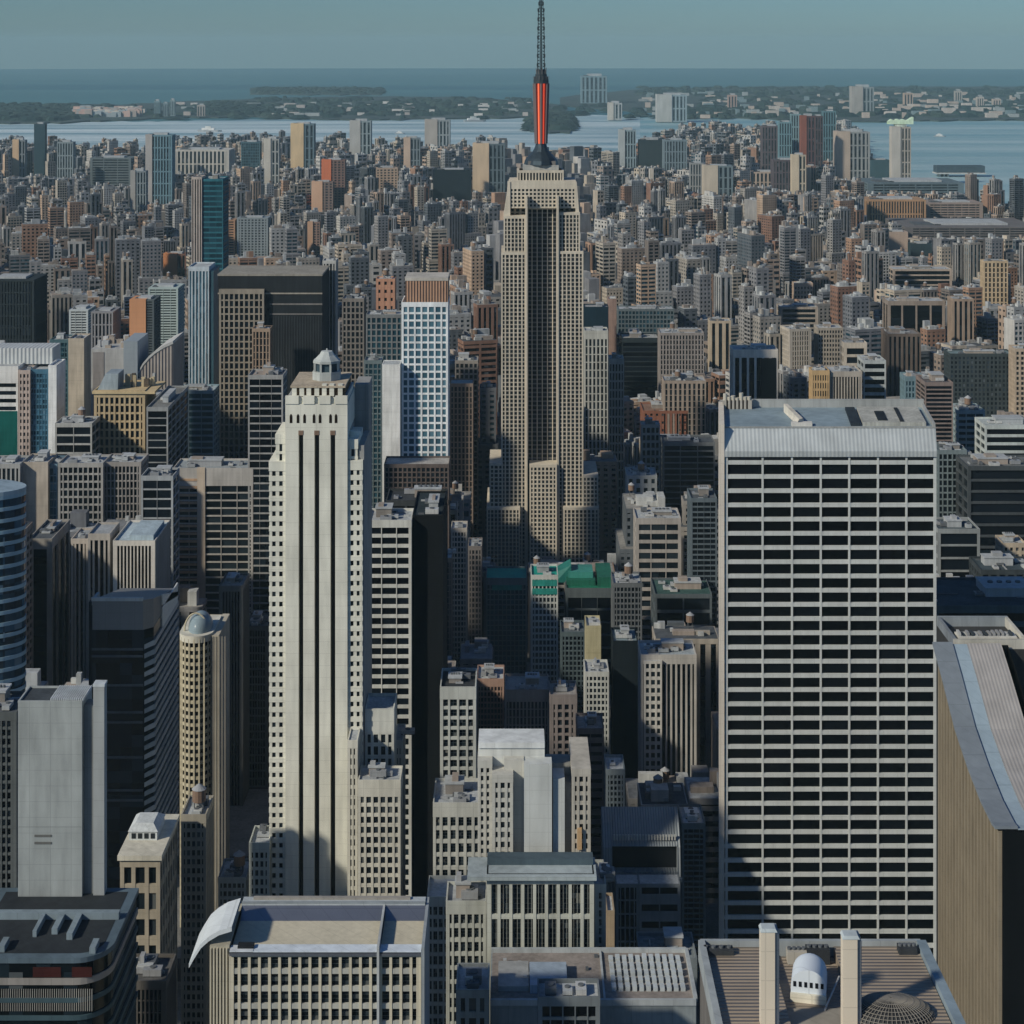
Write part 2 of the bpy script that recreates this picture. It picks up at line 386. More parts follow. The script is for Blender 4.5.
def watermat(c, c2, rough, bs, scale):
    m, n, b = _new('water_surface')
    tc = n.nodes.new('ShaderNodeTexCoord'); mp = n.nodes.new('ShaderNodeMapping'); mp.inputs['Scale'].default_value = (.10, 1, 1)
    n.links.new(tc.outputs['Object'], mp.inputs[0])
    a = n.nodes.new('ShaderNodeTexNoise'); a.inputs['Scale'].default_value = scale; a.inputs['Detail'].default_value = 8; a.inputs['Roughness'].default_value = .6
    n.links.new(mp.outputs[0], a.inputs[0])
    cr = n.nodes.new('ShaderNodeMix'); cr.data_type = 'RGBA'; cr.inputs[6].default_value = (*c, 1); cr.inputs[7].default_value = (*c2, 1)
    mr = n.nodes.new('ShaderNodeMapRange'); mr.inputs[1].default_value = .38; mr.inputs[2].default_value = .62; n.links.new(a.outputs[0], mr.inputs[0])
    n.links.new(mr.outputs[0], cr.inputs[0]); n.links.new(cr.outputs[2], b.inputs['Base Color'])
    rr = n.nodes.new('ShaderNodeMapRange'); rr.inputs[1].default_value = .35; rr.inputs[2].default_value = .65; rr.inputs[3].default_value = rough; rr.inputs[4].default_value = min(1, rough+.3)
    n.links.new(a.outputs[0], rr.inputs[0]); n.links.new(rr.outputs[0], b.inputs['Roughness'])
    a2 = n.nodes.new('ShaderNodeTexNoise'); a2.inputs['Scale'].default_value = .02; a2.inputs['Detail'].default_value = 6; n.links.new(tc.outputs['Object'], a2.inputs[0])
    bp = n.nodes.new('ShaderNodeBump'); bp.inputs['Strength'].default_value = bs; bp.inputs['Distance'].default_value = 8.0
    n.links.new(a2.outputs[0], bp.inputs['Height']); n.links.new(bp.outputs[0], b.inputs['Normal'])
    b.inputs['Specular IOR Level'].default_value = .5
    return m
SEA_R = 25800.0
wm_ = MB(); N_ = 256
wm_.poly([(SEA_R*math.cos(2*math.pi*i/N_), SEA_R*math.sin(2*math.pi*i/N_), -3.0) for i in range(N_)], [tuple(range(N_))], watermat((.012,.10,.13), (.05,.17,.195), .55, .4, .0006))
tag(wm_.build('sea_water'), kind='structure')
harb = watermat((.20,.34,.38), (.62,.72,.74), .4, .5, .0045)
# sheltered bay, paler than the open sea, and the channel on the right
land_mesh('bay_water', [(-400,168),(140,168),(560,172),(640,172)], [(-400,121),(140,121),(560,114),(640,116)], -3.4, -2.6, harb)
land_mesh('channel_water', [(640,150),(850,230),(1400,300)], [(640,117),(900,120),(1400,120)], -3.4, -2.55, watermat((.17,.34,.37), (.36,.50,.53), .4, .5, .0035))

def groundmat(c, c2, sc):
    m, n, b = _new('ground_surface'); tc = n.nodes.new('ShaderNodeTexCoord')
    a = n.nodes.new('ShaderNodeTexNoise'); a.inputs['Scale'].default_value = sc; a.inputs['Detail'].default_value = 10; a.inputs['Roughness'].default_value = .7
    n.links.new(tc.outputs['Object'], a.inputs[0])
    mr = n.nodes.new('ShaderNodeMapRange'); mr.inputs[1].default_value = .4; mr.inputs[2].default_value = .6; n.links.new(a.outputs[0], mr.inputs[0])
    x = n.nodes.new('ShaderNodeMix'); x.data_type = 'RGBA'; x.inputs[6].default_value = (*c, 1); x.inputs[7].default_value = (*c2, 1)
    n.links.new(mr.outputs[0], x.inputs[0]); n.links.new(x.outputs[2], b.inputs['Base Color']); b.inputs['Roughness'].default_value = .95
    return m
COAST = [(-420,150),(0,149),(45,152),(80,155),(140,157),(200,150),(300,149),(400,152),(500,155),(560,164),(620,168),(632,158),(660,146),(700,132),(760,126),(850,128),(866,150),(872,184),(900,190),(940,202),(975,210),(1024,216),(1400,250)]
asph = groundmat((.045,.047,.05), (.07,.07,.072), .03)
cs = []
for (xa, ya), (xb, yb_) in zip(COAST, COAST[1:]):
    for i in range(6):
        f = i/6; y = ya+(yb_-ya)*f; cs.append((WX(xa+(xb-xa)*f, DY(y)), DY(y)))
g = MB(); g.prism(cs+[(3000, 2200), (3000, -600), (-3000, -600), (-3000, 2200)], -6, 0, asph)
tag(g.build('ground'), kind='structure')
green = groundmat((.016,.034,.032), (.04,.055,.048), .004)
land_mesh('far_shore_land', [(-420,124),(0,124),(70,123),(100,121),(180,118),(256,117),(300,119),(380,120),(450,119),(520,118),(566,114)],
          [(-420,106),(0,105),(120,105),(256,99),(330,97),(400,97),(470,98),(520,101),(566,106)], -6, 4, green)
land_mesh('far_right_land', [(560,106),(600,109),(640,112),(700,116),(760,119),(860,122),(930,121),(1024,120),(1400,121)],
          [(560,98),(590,94),(640,90),(760,87),(900,87),(1024,87),(1400,87)], -6, 4, green)
land_mesh('channel_island', [(530,131),(570,134),(572,128)], [(530,117),(560,117),(572,119)], -6, 3, green)
land_mesh('outer_spit', [(250,94),(300,95),(380,95),(384,92)], [(250,88),(300,87),(380,88),(384,90)], -6, 3, green)

def far_woods(name, spans, seed, n, hh=(9, 20)):
    rng = random.Random(seed); m = MB(); mt = [wallmat(c, .95, .4, .02) for c in ((.018,.038,.034),(.03,.048,.04),(.012,.028,.028))]
    for _ in range(n):
        xa, xb, ya, yb = rng.choice(spans); x = rng.uniform(xa, xb); y = rng.uniform(ya, yb); d = DY(y); X = WX(x, d)
        r = rng.uniform(18, 60); h = rng.uniform(*hh); k = 7
        m.prism([(X+r*math.cos(6.283*i/k)*rng.uniform(.7,1.2), d+r*1.4*math.sin(6.283*i/k)) for i in range(k)], 3, 3+h, rng.choice(mt), True, rng.uniform(.3,.7))
    o = m.build(name); tag(o, 'dark tree cover spread over the far shore beyond the bay', 'woodland', None, 'stuff')
far_woods('far_woodland', [(532,570,118,130),(-40,75,106,122),(0,1060,106,119),(205,256,104,116),(256,530,99,116),(640,1060,88,96),(700,1060,96,119),(256,380,89,94)], 5, 2600)

# streets: pavement islands a kerb's height above the roadway
pv = MB(); pm_ = wallmat((.20,.20,.195), .9, .25, .2)
for ix in range(-6, 7):
    for iy in range(0, 12):
        x0 = ix*110-46+8; y0 = 240+iy*82
        pv.box(x0, x0+88, y0, y0+66, 0.0, .14, pm_)
tag(pv.build('pavement'), kind='structure')

# ------------------------------------------------------------------ haze
m, n, b = _new('haze'); n.nodes.remove(b)
pvn = n.nodes.new('ShaderNodeVolumePrincipled'); pvn.inputs['Color'].default_value = (.57,.83,.90,1); pvn.inputs['Density'].default_value = 3.3e-5
pvn.inputs['Anisotropy'].default_value = 0.0
n.links.new(pvn.outputs[0], n.nodes['Material Output'].inputs['Volume'])
hz = MB(); hz.box(-26500, 26500, -26500, 26500, -7, 445, m, True)
ho = hz.build('haze'); tag(ho, 'thin blue haze over the whole city and bay', 'haze', None, 'stuff')

# ================================================================== THE TALL SPIRED TOWER
def spired_tower():
    d = 1100.0; k = d/FPX; X0 = WX(541.5, d)
    root = empty('stepped_skyscraper', (X0, d, 0)); tag(root, 'tallest cream stone stepped tower topped by a red-lit mast and lattice antenna', 'skyscraper')
    st = wallmat((.60,.54,.44), .85, .16, .1); dk = wallmat((.20,.19,.18)); gl = glassmat(G_DARK, .15, 1, 3, 3)
    rng = random.Random(3)
    def px(a): return (a-541.5)*k
    def zz(y): return WZ(y, d)
    def block(name, xa, xb, yt, dy0, dy1, nx, fh=4.15, fp=.33, fs=.30, band=1.6, wins=True, bot=None, sill=None):
        m = MB(); a, b = px(xa), px(xb); z1 = zz(yt)
        op = facade(m, a, b, dy0, dy1, 0 if bot is None else bot, z1, st, gl, nx, 9, fh*k, fs, fp, .5, .9, True, True, band, sillmat=sill)
        m.build(name, root)
        if wins:
            cs_ = {}
            for q in op: cs_.setdefault(q[5], []).append(q)
            cc = [wallpane(c) for c in PANE_COL['dark']]
            for i, qs in cs_.items():
                w_ = MB()
                for (a_, b_, c_, d_, kk, ii) in qs:
                    if c_ > 20: w_.box(a_, b_, dy0+.38, dy0+.46, c_, d_, rng.choice(cc), True)
                if w_.v: w_.build('window_strip', root)
    # rear core, then the two front wings and their stepped shoulders, widest at the foot
    sp_ = wallmat((.37,.34,.29), .85, .16, .1)
    block('shaft', 527, 558, 208, 7.5, 40, 6, 4.4, .17, .30, 1.5, sill=wallmat((.15,.15,.155), .5))
    block('wing', 503.6, 525.6, 216, 0, 38, 6, sill=sp_); block('wing', 558.6, 580, 212.5, 0, 38, 6, sill=sp_)
    block('lower_wing', 501.2, 526.0, 252, -1.6, 36, 6, sill=sp_); block('lower_wing', 558.2, 583.2, 251, -1.6, 36, 6, sill=sp_)
    block('shoulder', 489.5, 503, 462, -3, 34, 3); block('shoulder', 582.4, 598, 474, -3, 34, 4)
    block('base_wing', 486.8, 520, 505, -6, 44, 9, sill=sp_); block('base_wing', 563, 598.6, 505, -6, 44, 9, sill=sp_)
    block('base_bay', 529.5, 556.6, 463, -5, 30, 7, 4.3, .4, .3)
    # bright corner piers framing the dark centre
    for xa in (525.4, 556.6):
        m = MB(); m.box(px(xa), px(xa+2.0), -2.4, 7, 0, zz(196), st); m.build('pier', root)
    # upper blocks
    block('upper_block', 509.5, 576, 181, 3.6, 30, 17, 4.2, .40, .40, 5.2, bot=zz(208)-.4)
    block('rear_core', 509.5, 576, 209, 12, 30, 12, 4.4, .4, .4, 1, wins=False)
    block('crown_tier', 517, 564, 171, 6, 26, 15, 9, .42, .1, 1.6, bot=zz(181)-1)
    for ya, yb, xa, xb, c in ((176, 171, 519.5, 562, st), (171, 166, 523, 559, wallmat((.45,.45,.42))), (166, 162, 528, 556, dk)):
        m = MB(); m.box(px(xa), px(xb), 7+(xa-519)*.15, 25-(xa-519)*.15, zz(ya), zz(yb), c); m.build('crown_step', root)
    cx, cy = px(541.5), 16.0
    for xa, xb in ((503.8, 510.2), (579.6, 575.6)):     # slanting buttresses up to the crown
        m = MB(); s_ = 1 if xb > xa else -1
        P = [(px(xa), 3, zz(216)), (px(xb), 3, zz(216)), (px(xb), 3, zz(182)), (px(xb)-s_*.8, 3, zz(182)), (px(xa), 26, zz(216)), (px(xb), 26, zz(216)), (px(xb), 26, zz(182)), (px(xb)-s_*.8, 26, zz(182))]
        m.poly(P, [(0,1,2,3), (7,6,5,4), (0,3,7,4), (3,2,6,7)], st); m.build('buttress', root)
    m = MB()   # flared metal collar
    prof = [(166, 17.5), (162, 16.5), (159.5, 14.8), (156.5, 12.0), (153, 8.6), (149, 6.4), (144, 5.2), (141, 4.8)]
    cm_ = wallmat((.05,.07,.085), .4, .2, .2, .5)
    for (ya, ra), (yb, rb) in zip(prof, prof[1:]):
        m.cyl(cx, cy, zz(ya), zz(yb), ra*k, cm_, 12, rb/ra)
    m.build('mast_collar', root)
    # red-lit mast: glazed fins; floodlight put in as glow on drum and ribs
    ma = empty('mast', (0, 0, 0)); ma.parent = root
    m = MB(); m.cyl(cx, cy, zz(145), zz(83), 5.0*k, plainmat((.10,.02,.015), .4, 0, (.45,.02,.008), .34), 16, 1.25); m.build('lit_drum', ma)
    for i, (ang, hot) in enumerate(((-114, 1), (-66, 1), (-90, 0), (-145, 0), (-35, 0), (175, 0), (5, 0), (90, 0))):
        c_, s_ = math.cos(R(ang)), math.sin(R(ang)); m = MB(); r0, r1 = (5.0*k, 6.7*k) if hot else (5.3*k, 7.2*k)
        a_ = Vector((cx+c_*r0, cy+s_*r0, zz(145))); b_ = Vector((cx+c_*r1, cy+s_*r1, zz(84)))
        m.bar(a_, b_, .5 if hot else .85, plainmat((.5,.12,.05), .4, 0, (.80,.06,.015), .70) if hot == 1 and i else plainmat((.16,.12,.12), .5) if not hot else plainmat((.6,.2,.1), .4, 0, (.9,.09,.02), .8), 6)
        m.build('mast_fin', ma)
    m = MB()
    for ya, yb, r in ((84,80,7.7),(80,77,7.2),(77,74.5,6.0),(74.5,70,4.8)):
        m.cyl(cx, cy, zz(ya), zz(yb), r*k, wallmat((.06,.075,.085), .4, .3, .3, .4), 14)
    for i in range(14):
        a_ = 6.283*i/14; m.bar((cx+8*k*math.cos(a_), cy+8*k*math.sin(a_), zz(80)), (cx+8*k*math.cos(a_), cy+8*k*math.sin(a_), zz(76.5)), .12, dk)
    for i in range(9):
        a_ = 6.283*i/9; m.bar((cx+5*k*math.cos(a_), cy+5*k*math.sin(a_), zz(75)), (cx+5.4*k*math.cos(a_), cy+5.4*k*math.sin(a_), zz(68)), .25, dk)
    m.build('mast_gallery', root)
    an = MB(); am = plainmat((.035,.045,.05), .5, .5)
    def lattice(y0, y1, r0, r1, n):
        cr = [(-1,-1),(1,-1),(1,1),(-1,1)]
        for j in range(n):
            za, zb = zz(y0+(y1-y0)*j/n), zz(y0+(y1-y0)*(j+1)/n); ra = (r0+(r1-r0)*j/n)*k; rb = (r0+(r1-r0)*(j+1)/n)*k
            for q in range(4):
                A, B = cr[q], cr[(q+1)%4]
                an.bar((cx+A[0]*ra, cy+A[1]*ra, za), (cx+A[0]*rb, cy+A[1]*rb, zb), .3, am)
                an.bar((cx+A[0]*ra, cy+A[1]*ra, za), (cx+B[0]*rb, cy+B[1]*rb, zb), .16, am)
                an.bar((cx+A[0]*ra, cy+A[1]*ra, za), (cx+B[0]*ra, cy+B[1]*ra, za), .16, am)
                if j % 3 == 1: an.box(cx+A[0]*ra-.5, cx+A[0]*ra+.5, cy+A[1]*ra-.5, cy+A[1]*ra+.5, za, za+2.0, am, True)
        an.bar((cx, cy, zz(y0)), (cx, cy, zz(y1)), .42, am, 6)
    lattice(70, 8, 3.6, 2.7, 20); lattice(8, -25, 2.0, 1.2, 10); an.bar((cx, cy, zz(-25)), (cx, cy, zz(-60)), .3, am, 6)
    an.build('antenna', root)
    VIS.append((486, 600, 100, 573, d)); FOOT.append((WX(486,d)-6, WX(600,d)+6, d-10, d+50)); ANCH.append((541, 380, 'the red-topped spire tower'))
spired_tower()

# ================================================================== THE WIDE BLACK-WINDOWED SLAB
def wide_slab():
    d = 640.0; k = d/FPX; cx = WX(828.5, d); rng = random.Random(8)
    root = empty('slab_office_tower', (cx, d, 0)); tag(root, 'wide white gridded slab tower with long black windows and ribbed metal top', 'office tower')
    def px(a): return (a-828.5)*k
    def zz(y): return WZ(y, d)
    wl = wallmat((.56,.58,.56), .7, .12, .1); glz = plainmat((.004,.005,.007), .5)
    bays = [726.5, 762.6, 792, 820.8, 849.3, 878, 906.5, 935.2]
    a, b = px(723.5), px(936.3); dep = 39.0; ztop = zz(456)
    body = MB(); body.box(a+1.0, b-.6, 1.1, dep-1.2, 0, zz(457), glz)
    pitch = 14.22
    rows = [460.5+pitch*i for i in range(0, 40)]
    for y in rows:                                 # white spandrel bars
        if zz(y+4.6) < 4: continue
        body.box(a+.3, b-.15, .15, dep-.3, zz(y+4.1), zz(y), wl, True)
    for i, x in enumerate(bays):
        hw = 1.0*k if 0 < i < len(bays)-1 else 1.2*k
        body.box(px(x)-hw, px(x)+hw, 0, 1.4, 0, ztop, wl)
    for i in range(8):
        yy = dep*i/7; body.box(b-1.0, b, max(0.01, yy-.5), min(dep, yy+.5), 0, ztop, wl)
    body.build('wall', root)
    m = MB()                                        # left stone end wall, sunlit brightness put in its colour, rising over the roof
    m.box(px(718.2)+.2, px(723.6)+.2, -.6, dep+1.0, 0, zz(424), wallmat((.66,.60,.52), .8, .12, .1)); m.build('end_wall', root)
    n_ = 0; rest = MB()
    for y in rows[:-1]:
        for i in range(7):
            z1, z0 = zz(y+4.1), zz(y+pitch)
            if z0 < 0: continue
            xa, xb = px(bays[i])+k, px(bays[i+1])-k
            mt = wallpane(rng.choice(PANE_COL['black'][:2]+[(.003,.004,.005)]*3))
            if n_ < 100:
                o = bpy.data.objects.new('window', pane_mesh(xb-xa, z1-z0, mt, 'slab')); o.parent = root; col.objects.link(o); o.location = ((xa+xb)/2, .95, (z0+z1)/2); n_ += 1
            else: rest.box(xa, xb, .9, 1.0, z0, z1, mt, True)
    tag(rest.build('lower_windows', root), kind='stuff')
    # thin top row of louvres, ribbed fascia leaning back, shelf at its foot
    m = MB(); m.box(a+.3, b-.15, .12, 2, zz(459.6), zz(456.6), plainmat((.01,.012,.015), .4)); m.build('louvre', root)
    z0, z1 = zz(456.6), zz(429.5); fm = ribmat((.50,.53,.53), 1.4, .5, .2, 0, .10)
    m = MB(); P = [(px(724.2),-.5,z0),(b+.1,-.5,z0),(b+.1,-.5,z0+2.0),(px(724.2),-.5,z0+2.0),(b+.1,2.6,z1),(px(724.2),2.6,z1),(px(724.2),6,z1),(b+.1,6,z1),(px(724.2),6,z0),(b+.1,6,z0)]
    m.poly(P, [(0,1,2,3),(3,2,4,5),(5,4,7,6),(1,9,7,4,2),(0,3,5,6,8),(0,8,9,1)], fm); m.build('fascia', root)
    m = MB(); m.box(px(724.4), b, 2.7, dep-.6, z1-.6, z1+.15, wallmat((.24,.31,.35), .7, .2, .08)); rf = m.build('roof', root)
    pr = MB(); pw = wallmat((.36,.37,.36))
    pr.box(px(724.4), b+.1, 2.4, 3.0, z1, z1+.5, pw); pr.box(px(724.4), b, dep-.8, dep+.2, z1, z1+3.2, pw); pr.box(b-.8, b+.05, 3, dep-.8, z1, z1+1.6, pw); pr.build('parapet', root)
    m = MB(); yv = 17.0; ph = z1                       # window-washing crane: leaning boom on a low carriage
    m.box(px(792), px(813), 4.5, 8, ph+.1, ph+1.3, wallmat((.62,.6,.55)), True)
    m.poly([(px(787),30,ph+.1),(px(796),30,ph+.1),(px(806),8,ph+.6),(px(797),6,ph+.6),(px(787),30,ph+3.2),(px(791),30,ph+3.2),(px(804),8,ph+2.4),(px(800),6,ph+2.4)],
           [(0,3,2,1),(0,4,7,3),(3,7,6,2),(2,6,5,1),(4,5,6,7),(0,1,5,4)], wallmat((.62,.58,.5)))
    m.build('roof_crane', rf)
    for xa, xb, ya, yb, h_, c in ((852,864,5,34,2.4,(.03,.04,.05)),(864,930,5,33,3.0,(.42,.42,.38)),(880,892,8,24,3.5,(.02,.025,.03)),(902,908,6,30,3.6,(.03,.035,.04))):
        m = MB(); q = 3 if h_ < 3.2 else 0
        s_ = (1-(ya+6)/400)
        m.box(px(xa), px(xb)-.8, ya, yb, ph+.16, ph+h_*.5, wallmat(c, .8, .3, .3)); m.build('plant_deck', rf)
    for i in range(7):
        m = MB(); x_ = px(722+i*4.2); m.cyl(x_+1.4, dep-3.0, ph+2, ph+rng.uniform(4,6.5), .8, wallmat((.5,.47,.4)), 10); m.box(x_+.3, x_+2.4, dep-4, dep-2, ph+.1, ph+3.4, wallmat((.45,.42,.37))); m.build('vent_stack', rf)
    for o in root.children_recursive:      # the plan is a parallelogram: the rear leans to the right
        if o.data.name.startswith('window'): continue
        for v in o.data.vertices: v.co.x += .112*max(0, v.co.y)
    VIS.append((716, 938, 395, 942, d)); FOOT.append((WX(714,d), WX(940,d), d-3, d+45)); ANCH.append((828, 660, 'the wide black-windowed slab'))
wide_slab()

# ================================================================== THE PALE SHAFT WITH BLACK SLOTS
def slotted_tower():
    d = 560.0; k = d/FPX; cx = WX(316, d); rng = random.Random(4)
    root = empty('setback_tower', (cx, d, 0)); tag(root, 'pale stone tower with three full-height black slots and a small glazed cupola', 'skyscraper')
    def px(a): return (a-316)*k
    def zz(y): return WZ(y, d)
    st = wallmat((.70,.69,.60), .85, .16, .12); st_shade = wallmat((.30,.30,.29), .85, .2, .1); blk = plainmat((.004,.005,.006), .3)  # second stone is greyed to paint shade on side and rear walls
    # centre shaft made of four piers with slots between
    m = MB(); ed = [285.3, 298.6, 303.2, 314.4, 319.2, 330.4, 335.2, 347.4]; top = zz(391)
    for i in range(0, 8, 2): m.box(px(ed[i]), px(ed[i+1]), 0, 9, 0, zz(435), st)
    m.box(px(285.3), px(347.4), 0, 27, zz(435), zz(404), st)
    for i in range(0, 8, 2): m.box(px(ed[i]), px(ed[i+1]), -.25, 1, zz(404), zz(396), st)
    m.box(px(286.5), px(346.2), .6, 26, zz(404), zz(398), st)
    m.box(px(285.3), px(347.4), 8.9, 27, 0, zz(435)-.02, st_shade)
    m.build('shaft', root)
    for i in (1, 3, 5):
        m = MB(); m.box(px(ed[i]), px(ed[i+1]), 2.2, 3, 0, zz(436), blk); m.build('window_strip', root)
        m = MB(); m.box(px(ed[i])-.05, px(ed[i+1])+.05, -.12, .1, zz(435), zz(430.5), wallmat(BROWN)); m.build('slot_cap', root)
    for x_ in (291, 298, 304.5, 314, 320, 330.5, 336):
        m = MB(); a_, w_ = px(x_), .42; z_ = zz(423)
        m.poly([(a_-w_,-.06,z_),(a_+w_,-.06,z_),(a_+w_,-.06,z_+2.1),(a_+w_*.6,-.06,z_+2.6),(a_,-.06,z_+2.85),(a_-w_*.6,-.06,z_+2.6),(a_-w_,-.06,z_+2.1),
                (a_-w_,.1,z_),(a_+w_,.1,z_),(a_+w_,.1,z_+2.1),(a_+w_*.6,.1,z_+2.6),(a_,.1,z_+2.85),(a_-w_*.6,.1,z_+2.6),(a_-w_,.1,z_+2.1)],
               [(0,1,2,3,4,5,6)]+[(i,7+i,7+(i+1)%7,(i+1)%7) for i in range(7)], wallpane((.02,.014,.01))); m.build('arched_window', root)
    m = MB(); br = wallmat((.10,.065,.04), .9, .4, .4)             # weathered crenellated crown
    m.box(px(291), px(344), 2, 24, zz(398), zz(390.5), br)
    for x_ in (291.5, 299, 306, 314, 321.5, 329, 337.5): m.box(px(x_), px(x_+4.6), 1.2, 3.4, zz(397), zz(386.8-(x_>318)*1.5), st)
    m.box(px(290), px(345), 1.0, 25, zz(388.5), zz(386.5), wallmat((.45,.38,.29), .9, .3, .3))
    m.build('crown', root)
    cu = empty('cupola', (0,0,0)); cu.parent = root; c_ = px(322.5)
    m = MB(); wh = wallmat((.45,.48,.47)); oct_ = lambda r, off=.3927: [(c_+r*math.cos(off+i*math.pi/4), 13+r*math.sin(off+i*math.pi/4)) for i in range(8)]
    m.prism(oct_(4.7), zz(387), zz(378), wh); 
    for i in range(8):
        x_, y_ = oct_(4.0)[i]; m.box(x_-.3, x_+.3, y_-.3, y_+.3, zz(378), zz(368), wh)
    m.prism(oct_(4.5), zz(369.5), zz(367), wh); m.build('cupola_frame', cu)
    m = MB(); m.prism(oct_(3.6), zz(378), zz(369), wallpane((.05,.08,.10))); m.build('glazing', cu)
    m = MB(); m.prism(oct_(4.3), zz(367), zz(362), wh, True, .62); m.prism(oct_(2.6), zz(362), zz(358), wh, True, .7); m.box(c_-.2,c_+.2,12.8,13.2,zz(358),zz(355.5),wh); m.build('dome', cu)
    # side wings with paired windows
    def wing(xa, xb, yt, y0, y1, nx, name='wing', fh=10.1, band=3, col_=st, fs=.5, fp=.42):
        m = MB(); op = facade(m, px(xa), px(xb), y0, y1, 0, zz(yt), col_, glassmat(G_DARK), nx, 4, fh*k, fs, fp, .55, .55, False, True, band)
        m.build(name, root)
        for q in op:
            if q[2] > zz(900):
                o = bpy.data.objects.new('window', pane_mesh(q[1]-q[0], q[3]-q[2], wallpane(rng.choice(PANE_COL['dark'])), 'wing')); o.parent = root; col.objects.link(o); o.location = ((q[0]+q[1])/2, y0+.5, (q[2]+q[3])/2)
    wing(274.6, 285.6, 435.5, 1.6, 20, 1, fh=10, fp=.55, fs=.25)
    wing(268.6, 285.5, 462, .7, 22, 2)
    wing(347.2, 357.5, 440.5, 1.6, 20, 1, fh=10, fp=.5, fs=.25)
    wing(347.2, 362.5, 461, .7, 22, 2)
    m = MB(); m.box(px(357.5)+.1, px(363.5), 2.2, 24, 0, zz(447), st_shade); m.box(px(347.6), px(362), 26, 40, 0, zz(400), st_shade); m.build('rear_wing', root)
    m = MB(); m.cyl(px(352.5), 8, zz(440.5), zz(436), 2.4, st, 12, .7); m.build('turret_cap', root)
    for xa, xb, ya, yb in ((285.6,347,895,893),): pass
    rf = MB(); rf.box(px(287), px(346), 1, 26, zz(398), zz(397.6), wallmat(R_PALE)); rf.build('roof', root)
    VIS.append((268, 370, 355, 896, d)); FOOT.append((WX(266,d), WX(372,d), d-3, d+44)); ANCH.append((316, 600, 'the slotted pale tower'))
    # lower annexes
    T('annex_block', 'pale stone lower annex with three window columns right of the slotted shaft', 358, 400.5, 782, 548, 11, 'grid', (.60,.58,.50), 'mixed', 10, 6, .36, .34, .5, .6, 900, kit=2, top=4.5, parapet=.6, cat='building', short='the slotted tower annex')
    T('stepped_block', 'small stepped stone block with white curved cap behind the slotted tower annex', 365, 394, 712, 563, 22, 'grid', (.56,.56,.50), 'mixed', 12, 4, .3, .4, .5, .5, 800, kit=0, top=7)
    T('annex_block', 'low pale block with tight window columns at the left foot of the slotted tower', 249, 269.5, 846, 556, 20, 'grid', (.46,.48,.43), 'mixed', 9, 4, .35, .4, .5, .3, 900, kit=2, top=2)
    T('stepped_bay', 'narrow stepped stone bay between the slotted shaft and its lower annex', 347.5, 357.6, 742, 551, 12, 'grid', (.60,.58,.50), 'mixed', 10, 2, .36, .4, .5, .4, 900, kit=0, top=2, parapet=.5)
    T('stepped_bay', 'taller sliver of stepped stone bay behind the lower annex of the slotted tower', 394.5, 403, 742, 575, 14, 'grid', (.50,.49,.43), 'mixed', 10, 2, .36, .4, .5, .4, 900, kit=1, top=2, parapet=.5)
slotted_tower()

